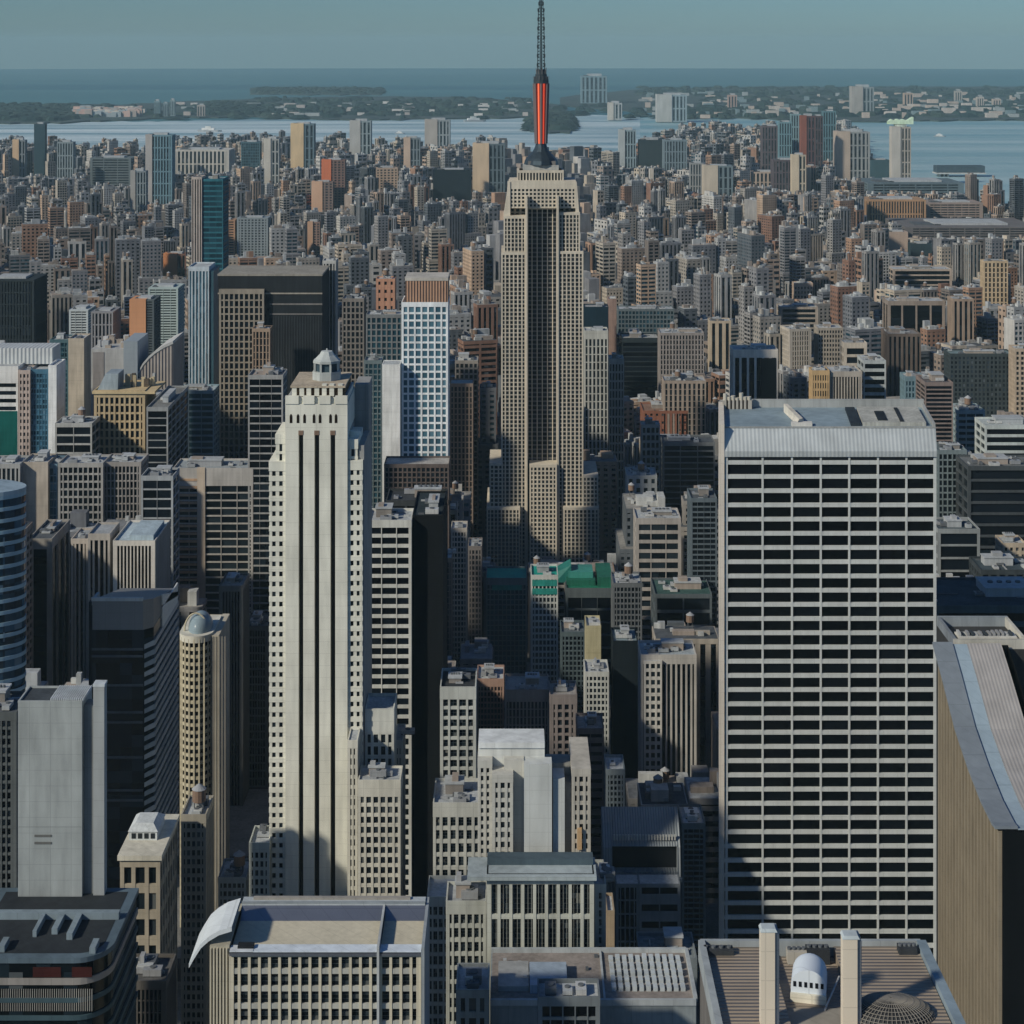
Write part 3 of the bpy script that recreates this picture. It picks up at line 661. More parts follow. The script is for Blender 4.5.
# ================================================================== NEAR BUILDINGS, BOTTOM OF THE VIEW
def curved_roof_block():
    d = 385.0; k = d/FPX; cx = WX(326, d); rng = random.Random(21)
    root = empty('hollow_roof_building', (cx, d, 0)); tag(root, 'cream ribbed office block with a hollow curved metal roof below the slotted tower', 'office building')
    px = lambda a: (a-326)*k; zz = lambda y: WZ(y, d)
    st = wallmat((.58,.53,.41), .85, .12, .2); dep = 24; zt = zz(955)
    m = MB(); op = facade(m, px(229), px(421), 0, dep, zt-60, zt, st, glassmat(G_DARK), 19, 8, 17*k, .30, .27, .7, .3, True, True, .4, sillmat=wallmat((.42,.42,.38)))
    m.box(px(229)+1, px(421)-1, 1, dep-1, 0, zt-60, st); m.build('wall', root)
    add_windows(root, [q for q in op if q[3] > zz(1040)], 0, .7, 'grid', 'mixed', rng, 'grid', split=(1, 3))
    prof = [(-.5,0),(-.5,.5),(3.0,.6),(3.3,-.2),(6,-1.1),(9,-1.4),(12,-1.0),(15,.0),(17,1.3),(18,2.0),(18,0)]
    metal = wallmat((.30,.32,.37), .36, .06, .1, .8)
    for xa, xb in ((229.5, 377), (379.5, 421.5)):
        m = MB(); n = len(prof); P = [(px(xa), y, zt+z) for y, z in prof]+[(px(xb), y, zt+z) for y, z in prof]
        m.poly(P, [(i, n+i, n+i+1, i+1) for i in range(n-1)], metal); m.poly(P, [tuple(range(n-1,-1,-1)), tuple(range(n,2*n))], metal); m.build('curved_roof', root)
    m = MB(); m.box(px(377)+.02, px(379.5)-.02, -.9, 18, zt-60, zt+2.2, wallmat((.45,.47,.47))); m.build('dividing_fin', root)
    m = MB(); m.box(px(421.6), px(424.6), -1, 22, 0, zt+2.0, wallmat((.30,.33,.35), .6)); m.build('end_panel', root)
    m = MB(); m.box(px(229), px(421), 18.05, 21.5, zt-60, zt+2.3, wallmat((.42,.46,.48), .6, .15, .2)); m.box(px(229), px(421), 18.05, 18.5, zt+2.3, zt+2.7, wallmat((.25,.28,.3), .6)); m.box(px(240), px(405), 20, 21, zt+2.3, zt+2.75, wallmat((.3,.28,.25)))
    m.build('service_deck', root)
    m = MB(); m.box(px(229.6), px(253), -.2, 2.4, zt+.72, zt+.95, wallmat((.62,.66,.70), .5)); m.box(px(237), px(253), .8, 2.6, zt+.95, zt+1.5, wallmat(BLACK)); m.build('gutter_tray', root)
    m = MB(); m.box(px(253.2), px(376.8), -.3, 2.9, zt+.72, zt+.86, wallmat((.62,.68,.74), .5)); m.box(px(379.7), px(421), -.3, 2.9, zt+.72, zt+.86, wallmat((.62,.68,.74), .5)); m.build('front_ledge', root)
    # narrow side bay and swooping canopy
    m = MB(); m.box(px(209), px(228.6), 1, 20, 0, zz(948), wallmat((.40,.37,.29)))
    for i in range(6): m.box(px(209.5+i*3.2), px(210.9+i*3.2), .3, 1.02, 0, zz(950), st)
    m.build('side_bay', root)
    P0 = [(px(188), zz(966)),(px(193), zz(957)),(px(200), zz(946)),(px(208), zz(939)),(px(218), zz(933)),(px(231), zz(929))]
    m = MB(); n = len(P0); P = [(x, 1, z) for x, z in P0]+[(x, 14, z) for x, z in P0]+[(x, 1, z-1.0) for x, z in P0]+[(x, 14, z-1.0) for x, z in P0]
    wh = wallmat((.62,.66,.68), .5, .08)
    F = [(i, i+1, n+i+1, n+i) for i in range(n-1)]+[(2*n+i, 3*n+i, 3*n+i+1, 2*n+i+1) for i in range(n-1)]+[(i, 2*n+i, 2*n+i+1, i+1) for i in range(n-1)]+[(n+i, n+i+1, 3*n+i+1, 3*n+i) for i in range(n-1)]+[(0,n,3*n,2*n)]
    m.poly(P, F, wh); m.build('canopy', root)
    VIS.append((186, 426, 895, 1024, d)); FOOT.append((WX(186,d), WX(428,d), d-4, d+30)); ANCH.append((326, 950, 'the hollow-roofed block'))
curved_roof_block()

def swept_tower():
    """tall block on the right edge whose roof sweeps down towards us"""
    root = empty('swept_roof_tower', (0, 0, 0)); tag(root, 'brown-finned tower with a long sweeping metal roof on the right edge', 'office tower')
    XL = 121.9; N = 14; pr = []
    key = [(516, 645), (505, 679), (490, 731), (476, 770), (463, 803), (452, 826), (449, 830)]
    for dd, y in key: pr.append((dd, WZ(y, dd)))
    XR = (1008-512)*516/1800.0
    bm = wallmat((.045,.045,.045), .5, .2, .2); fin = wallmat((.26,.22,.16), .6, .12, .2)
    m = MB(); n = len(pr)
    P = [(XL+.5, y, z) for y, z in pr]+[(XR, y, z) for y, z in pr]+[(XL+.5, y, 0) for y, z in pr]+[(XR, y, 0) for y, z in pr]
    F = [(i, i+1, 2*n+i+1, 2*n+i) for i in range(n-1)]+[(n+i, 3*n+i, 3*n+i+1, n+i+1) for i in range(n-1)]+[(0, 2*n, 3*n, n), (n-1, 2*n-1, 4*n-1, 3*n-1)]
    m.poly(P, F, wallmat((.006,.007,.008), .5, .2)); m.build('wall', root)
    fs = MB(); y = 449.6
    while y < 515.5:
        for (ya, za), (yb, zb) in zip(pr[::-1], pr[::-1][1:]):
            if ya <= y <= yb: zt = za+(zb-za)*(y-ya)/(yb-ya)
        fs.box(XL-.35, XL+.52, y, y+1.3, 0, zt-.5, fin); y += 3.3
    fs.build('side_fins', root)
    def strip(name, xa, xb, up, mat, th=.7):
        s = MB(); P = [(xa, y, z+up) for y, z in pr]+[(xb, y, z+up) for y, z in pr]+[(xa, y, z+up-th) for y, z in pr]+[(xb, y, z+up-th) for y, z in pr]
        F = [(i, i+1, n+i+1, n+i)[::-1] for i in range(n-1)]+[(i, 2*n+i, 2*n+i+1, i+1)[::-1] for i in range(n-1)]+[(n+i, n+i+1, 3*n+i+1, 3*n+i)[::-1] for i in range(n-1)]+[(n-1, 2*n-1, 4*n-1, 3*n-1), (0, 2*n, 3*n, n)]
        s.poly(P, F, mat); return s.build(name, root)
    strip('roof_edge', XL-1.4, XL+4.3, .9, wallmat((.20,.23,.26), .5, .1))
    strip('roof_gutter', XL+4.35, XL+8.5, .3, wallmat((.30,.38,.44), .45, .08))
    strip('sloping_roof', XL+8.55, XR-2, .5, ribmat((.43,.405,.38), 1.0, .5, .2, 0, .14))
    # flat plant tray at the top of the sweep
    zt = pr[0][1]; m = MB(); fr = wallmat((.50,.48,.42)); x0, x1, y0, y1 = 127.0, 148.0, 517, 538
    m.box(x0, x1, y0, y1, 0, zt-1.5, bm)
    m.box(x0, x1, y0, y0+.9, zt-1.5, zt+1.2, fr, True); m.box(x0, x1, y1-.9, y1, zt-1.5, zt+1.4, wallmat((.25,.28,.30))); m.box(x0, x0+.9, y0+.9, y1-.9, zt-1.5, zt+1.3, wallmat((.2,.22,.24))); m.box(x1-.9, x1, y0+.9, y1-.9, zt-1.5, zt+1.3, fr)
    rng = random.Random(2)
    m.box(x0+2, x1-2, y0+3, y0+8, zt-1.5, zt+.9, wallmat((.62,.60,.54)))
    for i in range(13): m.box(x0+2.3+i*1.25, x0+3.0+i*1.25, y0+4, y0+7, zt+.9, zt+rng.uniform(1.1,1.9), wallmat(rng.choice([(.5,.5,.48),(.05,.06,.07),(.3,.3,.3)])))
    m.build('plant_tray', root)
    VIS.append((932, 1024, 632, 1024, 450)); FOOT.append((XL-4, XR+4, 445, 540)); ANCH.append((985, 760, 'the swept-roof tower'))
swept_tower()

def near_roof():
    d0, d1 = 196.0, 250.0; Z = WZ(942, d1); root = empty('louvred_roof_building', (WX(820, 240), 225, 0))
    tag(root, 'nearby tan louvred roof holding two tall pylons in the bottom right corner', 'building'); ox, oy = root.location.x, root.location.y
    L = lambda x, y, z: (x-ox, y-oy, z)
    XA, XB = WX(700, d1), WX(920, d1)
    m = MB(); body = wallmat((.15,.14,.13)); m.box(XA-ox, XB-ox+.5, d0-oy, d1-oy, 0, Z-2.2, body); m.build('wall', root)
    rb = ribmat((.33,.27,.21), .85, .55, .1, 1, .6)
    m = MB(); xa1, xa2, xb1, xb2 = XA+.6, WX(779, 240), WX(846, 240), XB-.6
    m.box(xa1-ox, xa2-ox, d0-oy+.5, d1-oy-.6, Z-2.1, Z-.4, rb); m.build('louvred_deck', root)
    m = MB(); m.box(xb1-ox, xb2-ox, d0-oy+.5, d1-oy-.6, Z-2.1, Z-.3, rb); m.build('louvred_deck', root)
    m = MB(); m.box(xa2-ox+.02, xb1-ox-.02, d0-oy+.5, d1-oy-.6, Z-2.1, Z-1.7, rb); m.build('sunken_deck', root)
    m = MB(); cp = wallmat((.33,.36,.37), .6); m.box(XA-ox, XB-ox, d1-oy-.6, d1-oy, Z-2.2, Z+.45, cp); m.box(XA-.3-ox, XA-ox+.6, d0-oy, d1-oy-.6, Z-2.2, Z+.6, cp); m.build('parapet', root)
    m = MB()   # slanting blue edge wall on the right
    P = [L(XB-.6, d1-.4, Z-2.1), L(XB+.7, d1-.4, Z-2.1), L(XB+1.2, d0, Z-2.1), L(XB-.1, d0, Z-2.1), L(XB-.6, d1-.4, Z+.5), L(XB+.7, d1-.4, Z+.5), L(XB+1.2, d0, Z+.5), L(XB-.1, d0, Z+.5)]
    m.poly(P, [(3,2,1,0),(4,5,6,7)[::-1],(0,1,5,4)[::-1],(1,2,6,5)[::-1],(2,3,7,6)[::-1],(3,0,4,7)[::-1]], wallmat((.22,.28,.32), .5)); m.build('edge_wall', root)
    for xa, xb, yt, dd in ((761, 775, 930, 229.0), (843, 857.5, 937, 229.5)):
        r_ = empty('pylon', (0,0,0)); r_.parent = root
        m = MB(); kx = dd/FPX; a, b = WX(xa, dd), WX(xb, dd); cz = WZ(yt, dd)
        m.box(a-ox, b-ox, dd-oy, dd-oy+1.6, 0, cz-.3, wallmat((.70,.62,.50), .7, .06)); m.build('shaft', r_)
        m = MB(); m.box(b-ox+.02, b-ox+.45, dd-oy+.3, dd-oy+2.2, 0, cz-.2, wallmat((.30,.33,.35), .6)); m.box(b-ox+.5, b-ox+.62, dd-oy+.5, dd-oy+1.6, 0, cz-.8, wallmat((.5,.5,.5), .6)); m.build('service_rail', r_)
        m = MB(); cx = (a+b)/2-ox; m.prism([(a-ox-.08, dd-oy-.08), (b-ox+.3, dd-oy-.08), (b-ox+.3, dd-oy+1.8), (a-ox-.08, dd-oy+1.8)], cz-.3, cz+.1, wallmat((.50,.56,.58), .6), True, .8); m.build('cap', r_)
    # plant on the far parapet
    for xa, xb, z_, c in ((702, 733, 1.2, (.05,.055,.06)), (787, 806, 1.0, (.45,.42,.36)), (806, 829, 1.3, (.04,.045,.05)), (898, 916, 1.5, (.04,.045,.05))):
        m = MB(); dd = d1-2.2; m.box(WX(xa,dd)-ox, WX(xb,dd)-ox, dd-oy-.8, dd-oy+.8, Z-1.6, Z+z_-.9, wallmat(c))
        for i in range(4):
            x_ = WX(xa+(xb-xa)*(i+.5)/4, dd)-ox; m.cyl(x_, dd-oy, Z+z_-.9, Z+z_-.6, .3, wallmat(DGREY), 8)
        m.build('plant_unit', root)
    # tan bench step in front of the sunken deck
    m = MB(); dd = 234.0; m.box(WX(776,dd)-ox, WX(842,dd)-ox, dd-oy-2.6, dd-oy+1.2, Z-1.68, Z-1.3, wallmat((.34,.31,.26), .7)); m.build('bench_step', root)
    # barrel vent: a white half capsule with a row of openings in its front
    v = empty('barrel_vent', (WX(809, 237), 237.5, Z-1.2)); v.rotation_euler = (0, 0, R(-12)); v.scale = (1.12, 1.12, 1.35); tag(v, 'white barrel-shaped roof vent with a row of dark openings between two pylons', 'roof vent')
    m = MB(); wv = wallmat((.66,.72,.78), .5, .05); P = []; F = []; ns, nr = 12, 12; Lh = 5.6; rad = 2.05
    for j in range(nr+1):
        t_ = j/nr; y = Lh*t_; s_ = 1.0 if t_ < .7 else math.sqrt(max(0, 1-((t_-.7)/.3)**2))*.9+.1*(1-t_)/.3
        for i in range(ns+1):
            a_ = math.pi*i/ns; P.append((rad*s_*math.cos(a_), y, 1.1+rad*.8*s_*math.sin(a_)-1.0*0))
    for j in range(nr):
        for i in range(ns): q = j*(ns+1)+i; F.append((q, q+1, q+ns+2, q+ns+1)[::-1])
    m.poly(P, F, wv); o = m.build('shell', v)
    for p in o.data.polygons: p.use_smooth = True
    m = MB(); m.box(-rad, rad, .02, 4.0, 0, 1.12, wv); m.poly([(rad*math.cos(math.pi*i/ns), 0, 1.1+rad*.8*math.sin(math.pi*i/ns)) for i in range(ns+1)], [tuple(range(ns+1))[::-1]], wv); m.box(-rad-.05, rad+.05, -.35, .02, -.6, .45, wallmat((.72,.68,.56), .6), True); m.build('front_panel', v)
    for i in range(6):
        m = MB(); x_ = -1.6+i*.64; m.box(x_-.17, x_+.17, -.05, .05, 1.05, 1.55, wallpane((.01,.012,.016)), True); m.build('opening', v)
    s_ = MB(); s_.bar(L(WX(823,236), 234.6, Z-1.2), L(WX(842,238), 240, Z+.4), .12, wallmat((.5,.5,.48)), 6); s_.build('strut', root)
    # dark woven dome
    g_ = empty('lattice_dome', (WX(891, 232), 232.0, Z-.5)); tag(g_, 'dark lattice dome on the louvred roof at the bottom edge', 'dome')
    m = MB(); dk = wallmat((.035,.038,.042), .45); lt = wallmat((.25,.23,.20), .5); rx, ry, rz_ = 5.6, 3.8, 2.3
    def e(u, v_): return (rx*math.cos(u)*math.cos(v_), ry*math.sin(u)*math.cos(v_), rz_*math.sin(v_))
    NU, NV = 56, 9
    inner = MB(); Pi = []; Fi = []
    for j in range(NV+1):
        for i in range(NU): a_ = e(6.283*i/NU, math.pi/2*j/NV*.98); Pi.append(tuple(c*.95 for c in a_))
    for j in range(NV):
        for i in range(NU): Fi.append((j*NU+i, j*NU+(i+1)%NU, (j+1)*NU+(i+1)%NU, (j+1)*NU+i))
    inner.poly(Pi, Fi, dk); inner.build('inner_shell', g_)
    for j in range(NV):
        for i in range(NU):
            v0, v1 = math.pi/2*j/NV*.98, math.pi/2*(j+1)/NV*.98; u = 6.283*i/NU
            m.bar(e(u, v0), e(u, v1), .055, lt, 4); 
            if j: m.bar(e(u, v0), e(u+6.283/NU, v0), .05, lt, 4)
    m.build('lattice', g_)
    VIS.append((697, 946, 925, 1024, 235)); FOOT.append((XA-3, XB+4, d0-4, d1+3)); ANCH.append((820, 985, 'the louvred roof'))
near_roof()

def left_podium():
    d = 396.0; k = d/FPX; root = empty('round_podium_tower', (WX(50, d), d, 0)); tag(root, 'dark glass building with rounded corner and open roof terrace in the lower left corner', 'office building')
    px = lambda a: (a-50)*k; zt = WZ(957, d)
    def outl(inset, xr=106, dep=32):
        r = 7.0-inset; x1 = px(xr)-inset; pts = [(px(-40)+inset, dep-inset), (px(-40)+inset, inset)]
        for i in range(9): a_ = -math.pi/2+math.pi/2*i/8; pts.append((x1-r+r*math.cos(a_), inset+r+r*math.sin(a_)))
        pts.append((x1, dep-inset)); return pts
    m = MB(); m.prism(outl(0), 0, zt-1.2, glassmat((.004,.008,.011))); m.build('wall', root)
    for i in range(6):
        m = MB(); z_ = zt-6.0-i*3.9
        m.prism(outl(-.35), z_, z_+(1.0 if i else 1.4), wallmat((.05,.085,.10) if i else (.27,.25,.23), .5)); m.build('floor_band', root)
    m = MB(); rg = random.Random(6)
    for i in range(60): m.box(px(-38+i*2.2), px(-38+i*2.2)+.12, -.25, .05, zt-11.8, zt-7.0, wallmat((.35,.34,.31), .6))
    m.build('railing', root)
    for xa, xb in ((33, 61), (72, 92)):  # reddish window light painted as dark red panels
        m = MB(); m.box(px(xa), px(xb), -.12, -.02, zt-4.5+.1, zt-2.2, wallmat((.045,.012,.010), .6), True); m.build('red_blind', root)
    m = MB(); m.prism(outl(-.5), zt-1.15, zt, wallmat((.10,.14,.17), .5)); m.prism(outl(1.6), zt+.02, zt+.05, wallmat((.03,.035,.04))); m.build('terrace', root)
    wh = wallmat((.20,.25,.28), .6)
    for xa, xb, ya, yb, h in ((-38,102,27,28.2,1.6),(22,26,14,27,1.5),(40,46,16,27,1.4),(58,64,12,27,1.5),(88,94,2,7,1.5),(-4,2,3,8,1.5)):
        m = MB(); m.box(px(xa), px(xb), ya*.62, yb*.62+1, zt+.06, zt+h, wh); m.build('terrace_wall', root)
    VIS.append((0, 116, 930, 1024, d)); FOOT.append((WX(-60,d), WX(112,d), d-4, d+36)); ANCH.append((50, 980, 'the round-cornered podium'))
left_podium()

def curved_glass_tower():
    d = 565.0; k = d/FPX; root = empty('curved_glass_tower', (WX(0, d), d, 0)); tag(root, 'blue curved glass tower with pale floor bands cut by the left edge', 'office tower')
    cx, cy, rx, ry = -22.4, 12.0, 27.0, 12.0; zt = WZ(500, d)
    def outl(g): return [(cx+(rx+g)*math.cos(a), cy+(ry+g)*math.sin(a)) for a in [R(-100+i*8) for i in range(24)]]+[(cx-10, cy+ry)]
    m = MB(); m.prism(outl(0), 0, zt, glassmat((.015,.045,.075), .12, 1.5, 2.5, 3)); m.build('wall', root)
    fh = 11.6*k; n = int(zt/fh)
    for i in range(min(n, 42)):
        m = MB(); z_ = zt-1.2-i*fh; m.prism(outl(.25), z_, z_+1.15, wallmat((.26,.38,.46), .45, .1)); m.build('floor_band', root)
    m = MB(); m.prism(outl(.3), zt-.02, zt+1.3, wallmat((.28,.36,.42), .5)); m.build('roof', root)
    VIS.append((0, 26, 485, 830, d)); FOOT.append((WX(0,d)-60, WX(26,d)+2, d-3, d+55)); ANCH.append((8, 600, 'the curved blue tower'))
curved_glass_tower()

def banded_dark_tower():
    d = 600.0; k = d/FPX; root = empty('dark_banded_tower', (WX(120, d), d, 0)); tag(root, 'black glass tower with a grey crown and pale bands down its right side', 'office tower')
    px = lambda a: (a-120)*k; zz = lambda y: WZ(y, d); dep = 45; a, b = px(92), px(152); ch = 3.0
    outl = lambda g: [(a-g, -g), (b-ch, -g), (b+g, ch-g*.4), (b+g, dep+g), (a-g, dep+g)]
    m = MB(); m.prism(outl(0), 0, zz(630), glassmat((.006,.011,.016), .15, .5, 4, 4, .02)); m.build('wall', root)
    m = MB(); sl_ = [zz(600), zz(600), zz(600)-.4, zz(600)-9.6, zz(600)-9.6]; m.prism(outl(-.1), zz(630)+.01, 0, wallmat((.20,.20,.20), .5, .08), ztop=sl_); m.build('crown', root)
    m = MB(); m.prism(outl(.3), zz(602), 0, wallmat((.42,.44,.44), .5), ztop=[q+1.0 for q in sl_]) if 0 else m.box(a-.2, b-ch, -.3, .6, zz(601), zz(597.5), wallmat((.42,.44,.44), .5), True); m.box(a-.2, a+.8, .6, 8, zz(606), zz(599.5), wallmat((.3,.32,.32), .5)); m.build('parapet', root)
    m = MB(); m.box(b+.05, b+.5, 16, dep-1, zz(645), zz(622), wallmat((.66,.67,.64), .5, .05)); m.poly([(b+.05,16,zz(620)),(b+.5,16,zz(620)),(b+.5,dep-1,zz(636)),(b+.05,dep-1,zz(636)),(b+.05,16,zz(609)),(b+.5,16,zz(609)),(b+.5,dep-1,zz(636)+1.5),(b+.05,dep-1,zz(636)+1.5)], [(1,2,6,5),(0,1,5,4),(4,5,6,7)], wallmat((.66,.67,.64), .5, .05)); m.build('white_panel', root)
    rows = [649, 656, 685, 712, 722, 757, 790, 800]
    for y in rows:
        m = MB(); m.box(a-.1, b-ch, -.22, .1, zz(y+1.3), zz(y-1), wallmat((.09,.10,.11), .45), True); m.build('front_band', root)
    fh = 9.2*k
    for i in range(30):
        z1 = zz(645)-i*fh; m = MB(); P = [(b-ch+.4,.2,z1-1.5),(b+.55,ch-.2,z1-.8),(b+.55,dep,z1-.8),(b-ch+.4,.2,z1),(b+.55,ch-.2,z1+.9),(b+.55,dep,z1+.9),(b-.3,dep,z1-.8),(b-.3,dep,z1+.9)]
        m.poly(P, [(0,1,4,3),(1,2,5,4),(3,4,5,7),(0,6,2,1),(2,6,7,5)], wallmat((.24,.29,.33) if i % 3 else (.36,.40,.43), .45, .15)); m.build('side_band', root)
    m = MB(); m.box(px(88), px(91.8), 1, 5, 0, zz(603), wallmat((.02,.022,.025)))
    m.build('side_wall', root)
    VIS.append((88, 180, 590, 822, d)); FOOT.append((px(86)+WX(120,d), WX(156,d), d-3, d+48)); ANCH.append((120, 700, 'the black banded tower'))
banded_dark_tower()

def lens_topped_tower():
    d = 668.0; k = d/FPX; root = empty('round_front_tower', (WX(196, d), d, 0)); tag(root, 'cream round-fronted tower with a glass lens dome on its roof', 'tower')
    px = lambda a: (a-196)*k; zz = lambda y: WZ(y, d); st = wallmat((.52,.47,.35), .85, .15, .2); rng = random.Random(5); r = 6.0; c_ = px(193.5)
    zt = zz(640)
    def arc(rr, n=20): return [(c_+rr*math.cos(R(180+180*i/n)), 7+rr*1.0*math.sin(R(180+180*i/n))) for i in range(n+1)]+[(c_+rr, 26), (c_-rr, 26)]
    m = MB(); m.prism(arc(r-.5), 0, zt-1, glassmat(G_DARK)); m.build('glazing', root)
    m = MB(); fh = 7.6*k
    for i in range(int(zt/fh)):
        m.prism(arc(r), zt-1.6-i*fh, zt-1.6-i*fh+fh*.42, st)
    for i in range(0, 21, 2):
        a_ = R(180+180*i/20); x_, y_ = c_+r*math.cos(a_), 7+r*math.sin(a_)
        m.bar((x_, y_, 0), (x_, y_, zt), .42, st, 4)
    m.prism(arc(r+.3), zt-1.5, zt+1.0, wallmat((.60,.58,.50)))
    m.build('round_front', root)
    m = MB(); m.box(c_+r+.05, px(217), 4, 30, 0, zt+.3, wallmat((.46,.42,.34), .85, .2, .2))
    for i in range(5): m.box(c_+r+.4+i*1.1, c_+r+.9+i*1.1, 3.8, 4.1, 0, zt, wallmat((.22,.21,.19)))
    m.box(c_-r+.2, c_+r-.2, 26.1, 30, 0, zt, st); m.build('side_wall', root)
    P = []; F = []; n1, n2 = 16, 8
    for j in range(n2+1):
        v = math.pi/2*j/n2
        for i in range(n1): u = 6.283*i/n1; P.append((c_+.8+4.6*math.cos(u)*math.cos(v), 11+7.5*math.sin(u)*math.cos(v), zt+1+6.2*math.sin(v)))
    for j in range(n2):
        for i in range(n1): F.append((j*n1+i, j*n1+(i+1)%n1, (j+1)*n1+(i+1)%n1, (j+1)*n1+i))
    m = MB(); m.poly(P, F, wallmat((.24,.31,.35), .25, .1)); o = m.build('lens_dome', root)
    for p in o.data.polygons: p.use_smooth = True
    m = MB()
    for j in range(13):
        v0, v1 = math.pi*j/13, math.pi*(j+1)/13; m.bar((c_-4.3*math.cos(v0)-.4, 7.5, zt+1+6.6*math.sin(v0)), (c_-4.3*math.cos(v1)-.4, 7.5, zt+1+6.6*math.sin(v1)), .35, st, 6)
    m.build('arch_rim', root)
    VIS.append((178, 219, 610, 832, d)); FOOT.append((WX(176,d), WX(220,d), d-3, d+34)); ANCH.append((198, 720, 'the lens-domed tower'))
lens_topped_tower()

# ================================================================== LEFT AND MIDDLE BLOCKS
# --- lower left
o_, a_, b_, Z_, rg_ = T('concrete_slab_tower', 'plain pale concrete slab wall with slotted roof fins in the lower left', 18, 82, 703, 424, 10, 'blank', (.34,.365,.36), pitch=10, yb=920, kit=0, parapet=.5, roofc=(.06,.07,.08), short='the plain concrete slab', keep=True)
m = MB()
for i in range(16): m.box(a_+7.5+i*.5, a_+7.75+i*.5, .5, 9.3, Z_+.1, Z_+.9, wallmat((.55,.58,.60), .6))
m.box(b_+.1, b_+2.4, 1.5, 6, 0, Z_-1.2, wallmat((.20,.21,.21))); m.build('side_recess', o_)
m = MB(); m.box(b_+2.5, b_+5.1, .6, 3.4, 0, Z_+3.6, wallmat((.34,.36,.36), .8, .12)); m.box(b_+2.4, b_+5.2, .5, 3.5, Z_+3.6, Z_+4.2, wallmat((.5,.54,.56))); m.build('side_tower', o_)
for zq in (-31.5, -33.2): 
    m = MB(); m.box(a_+3.9, a_+7.9, -.12, .05, Z_+zq, Z_+zq+.5, wallmat((.15,.15,.14)), True); m.build('wall_vent', o_)
T('lattice_block', 'dark low gridded block left of the plain concrete slab', -30, 16.5, 716, 452, 24, 'grid', (.10,.11,.11), 'mixed', 9, 9, .3, .3, .8, 0, 915, kit=3, roofc=R_DARK, parts=True)
o_, a_, b_, Z_, rg_ = T('ornate_corner_building', 'stone corner building with pale cornice and rooftop pavilion near the lower left', 120, 160, 860, 500, 26, 'grid', (.40,.35,.27), 'mixed', 26, 3, .35, .3, .8, .8, 1024, kit=0, top=2.0, roofc=(.5,.52,.52), short='the ornate corner building', keep=True)
m = MB(); pw = wallmat((.55,.58,.58), .7, .2, .3)
m.box(a_-.6, b_+.6, -.7, 26.4, Z_+.1, Z_+1.5, wallmat((.60,.57,.48))); m.build('cornice', o_)
m = MB(); m.box(a_+.6, a_+8.5, 9, 20, Z_+1.5, Z_+4.0, pw); m.prism([(a_+.3,8.7),(a_+8.8,8.7),(a_+8.8,20.3),(a_+.3,20.3)], Z_+4.0, Z_+5.6, pw, True, .6)
for i in range(4): m.box(a_+1.3+i*1.8, a_+2.5+i*1.8, 8.9, 9.1, Z_+2.0, Z_+3.5, wallpane((.02,.025,.03)))
m.build('roof_pavilion', o_)
T('stone_side_block', 'stone windowed block squeezed behind the ornate corner building', 181, 206, 818, 530, 22, 'grid', (.36,.33,.27), 'mixed', 9, 5, .4, .35, .5, .4, 1024, kit=5, tank=True, top=1.6)
T('dark_low_block', 'dark brown low block with slim fins in front of the ornate corner building', 116, 166, 985, 452, 22, 'fins', (.12,.11,.10), 'dark', 12, 12, .1, .4, .6, 0, 1024, kit=5, roofc=(.10,.10,.10))
T('street_shed_block', 'small cluttered roof low in the gap left of the slotted tower', 218, 246, 880, 640, 24, 'grid', (.26,.29,.30), 'dark', 8, 6, .4, .3, .5, 0, 930, kit=9, tank=True)
T('dark_ribbed_tower', 'very dark vertically ribbed tower between the lens-domed and slotted towers', 219, 243, 588, 780, 30, 'fins', (.13,.13,.125), 'black', 10, 8, .0, .4, .8, 0, 850, kit=3, roofc=R_WARM, top=1.6)
T('dark_ribbed_tower', 'shorter dark tower with a stepped top just left of the slotted tower', 244, 268, 628, 800, 30, 'fins', (.10,.11,.12), 'black', 8, 9, .2, .3, .6, 0, 850, kit=4, roofc=R_DARK)
T('narrow_grey_tower', 'narrow grey gridded tower rising behind the slotted tower on its left', 254, 270, 470, 980, 26, 'grid', (.28,.28,.27), 'dark', 5, 5, .4, .35, .4, 0, 640, kit=3, parts=False)
# --- black, striped and finned trio on the left
T('black_fronted_tower', 'black-fronted tower framed by beige edges near the left edge', 28, 52, 541, 760, 31, 'fins', (.30,.28,.25), 'black', 8, 1, .0, .2, .6, 2.2, 700, kit=2, top=3.5, roofc=R_DARK, short='the beige-framed black tower', keep=True)
T('striped_tower', 'narrow tower with beige and black stripes between two finned neighbours', 71, 88, 541, 768, 28, 'fins', (.46,.41,.36), 'black', 8, 4, .0, .42, .7, .4, 690, kit=2)
T('striped_tower', 'pale striped tower topped by a grey roof box beside the white-finned tower', 88, 110, 536, 762, 30, 'fins', (.40,.37,.33), 'black', 8, 4, .0, .36, .7, .6, 600, kit=0, top=1.8)
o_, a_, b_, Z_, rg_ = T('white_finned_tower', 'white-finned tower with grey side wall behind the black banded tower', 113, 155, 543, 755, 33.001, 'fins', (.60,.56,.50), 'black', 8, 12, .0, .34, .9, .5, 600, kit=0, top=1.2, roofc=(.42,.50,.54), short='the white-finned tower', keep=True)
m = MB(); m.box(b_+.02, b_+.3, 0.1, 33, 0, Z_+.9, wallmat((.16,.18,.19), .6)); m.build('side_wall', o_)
m = MB(); m.box(a_+6, b_-1.5, 4, 28, Z_+.1, Z_+2.2, wallmat((.38,.46,.50), .6, .25, .3)); m.build('roof_box', o_)
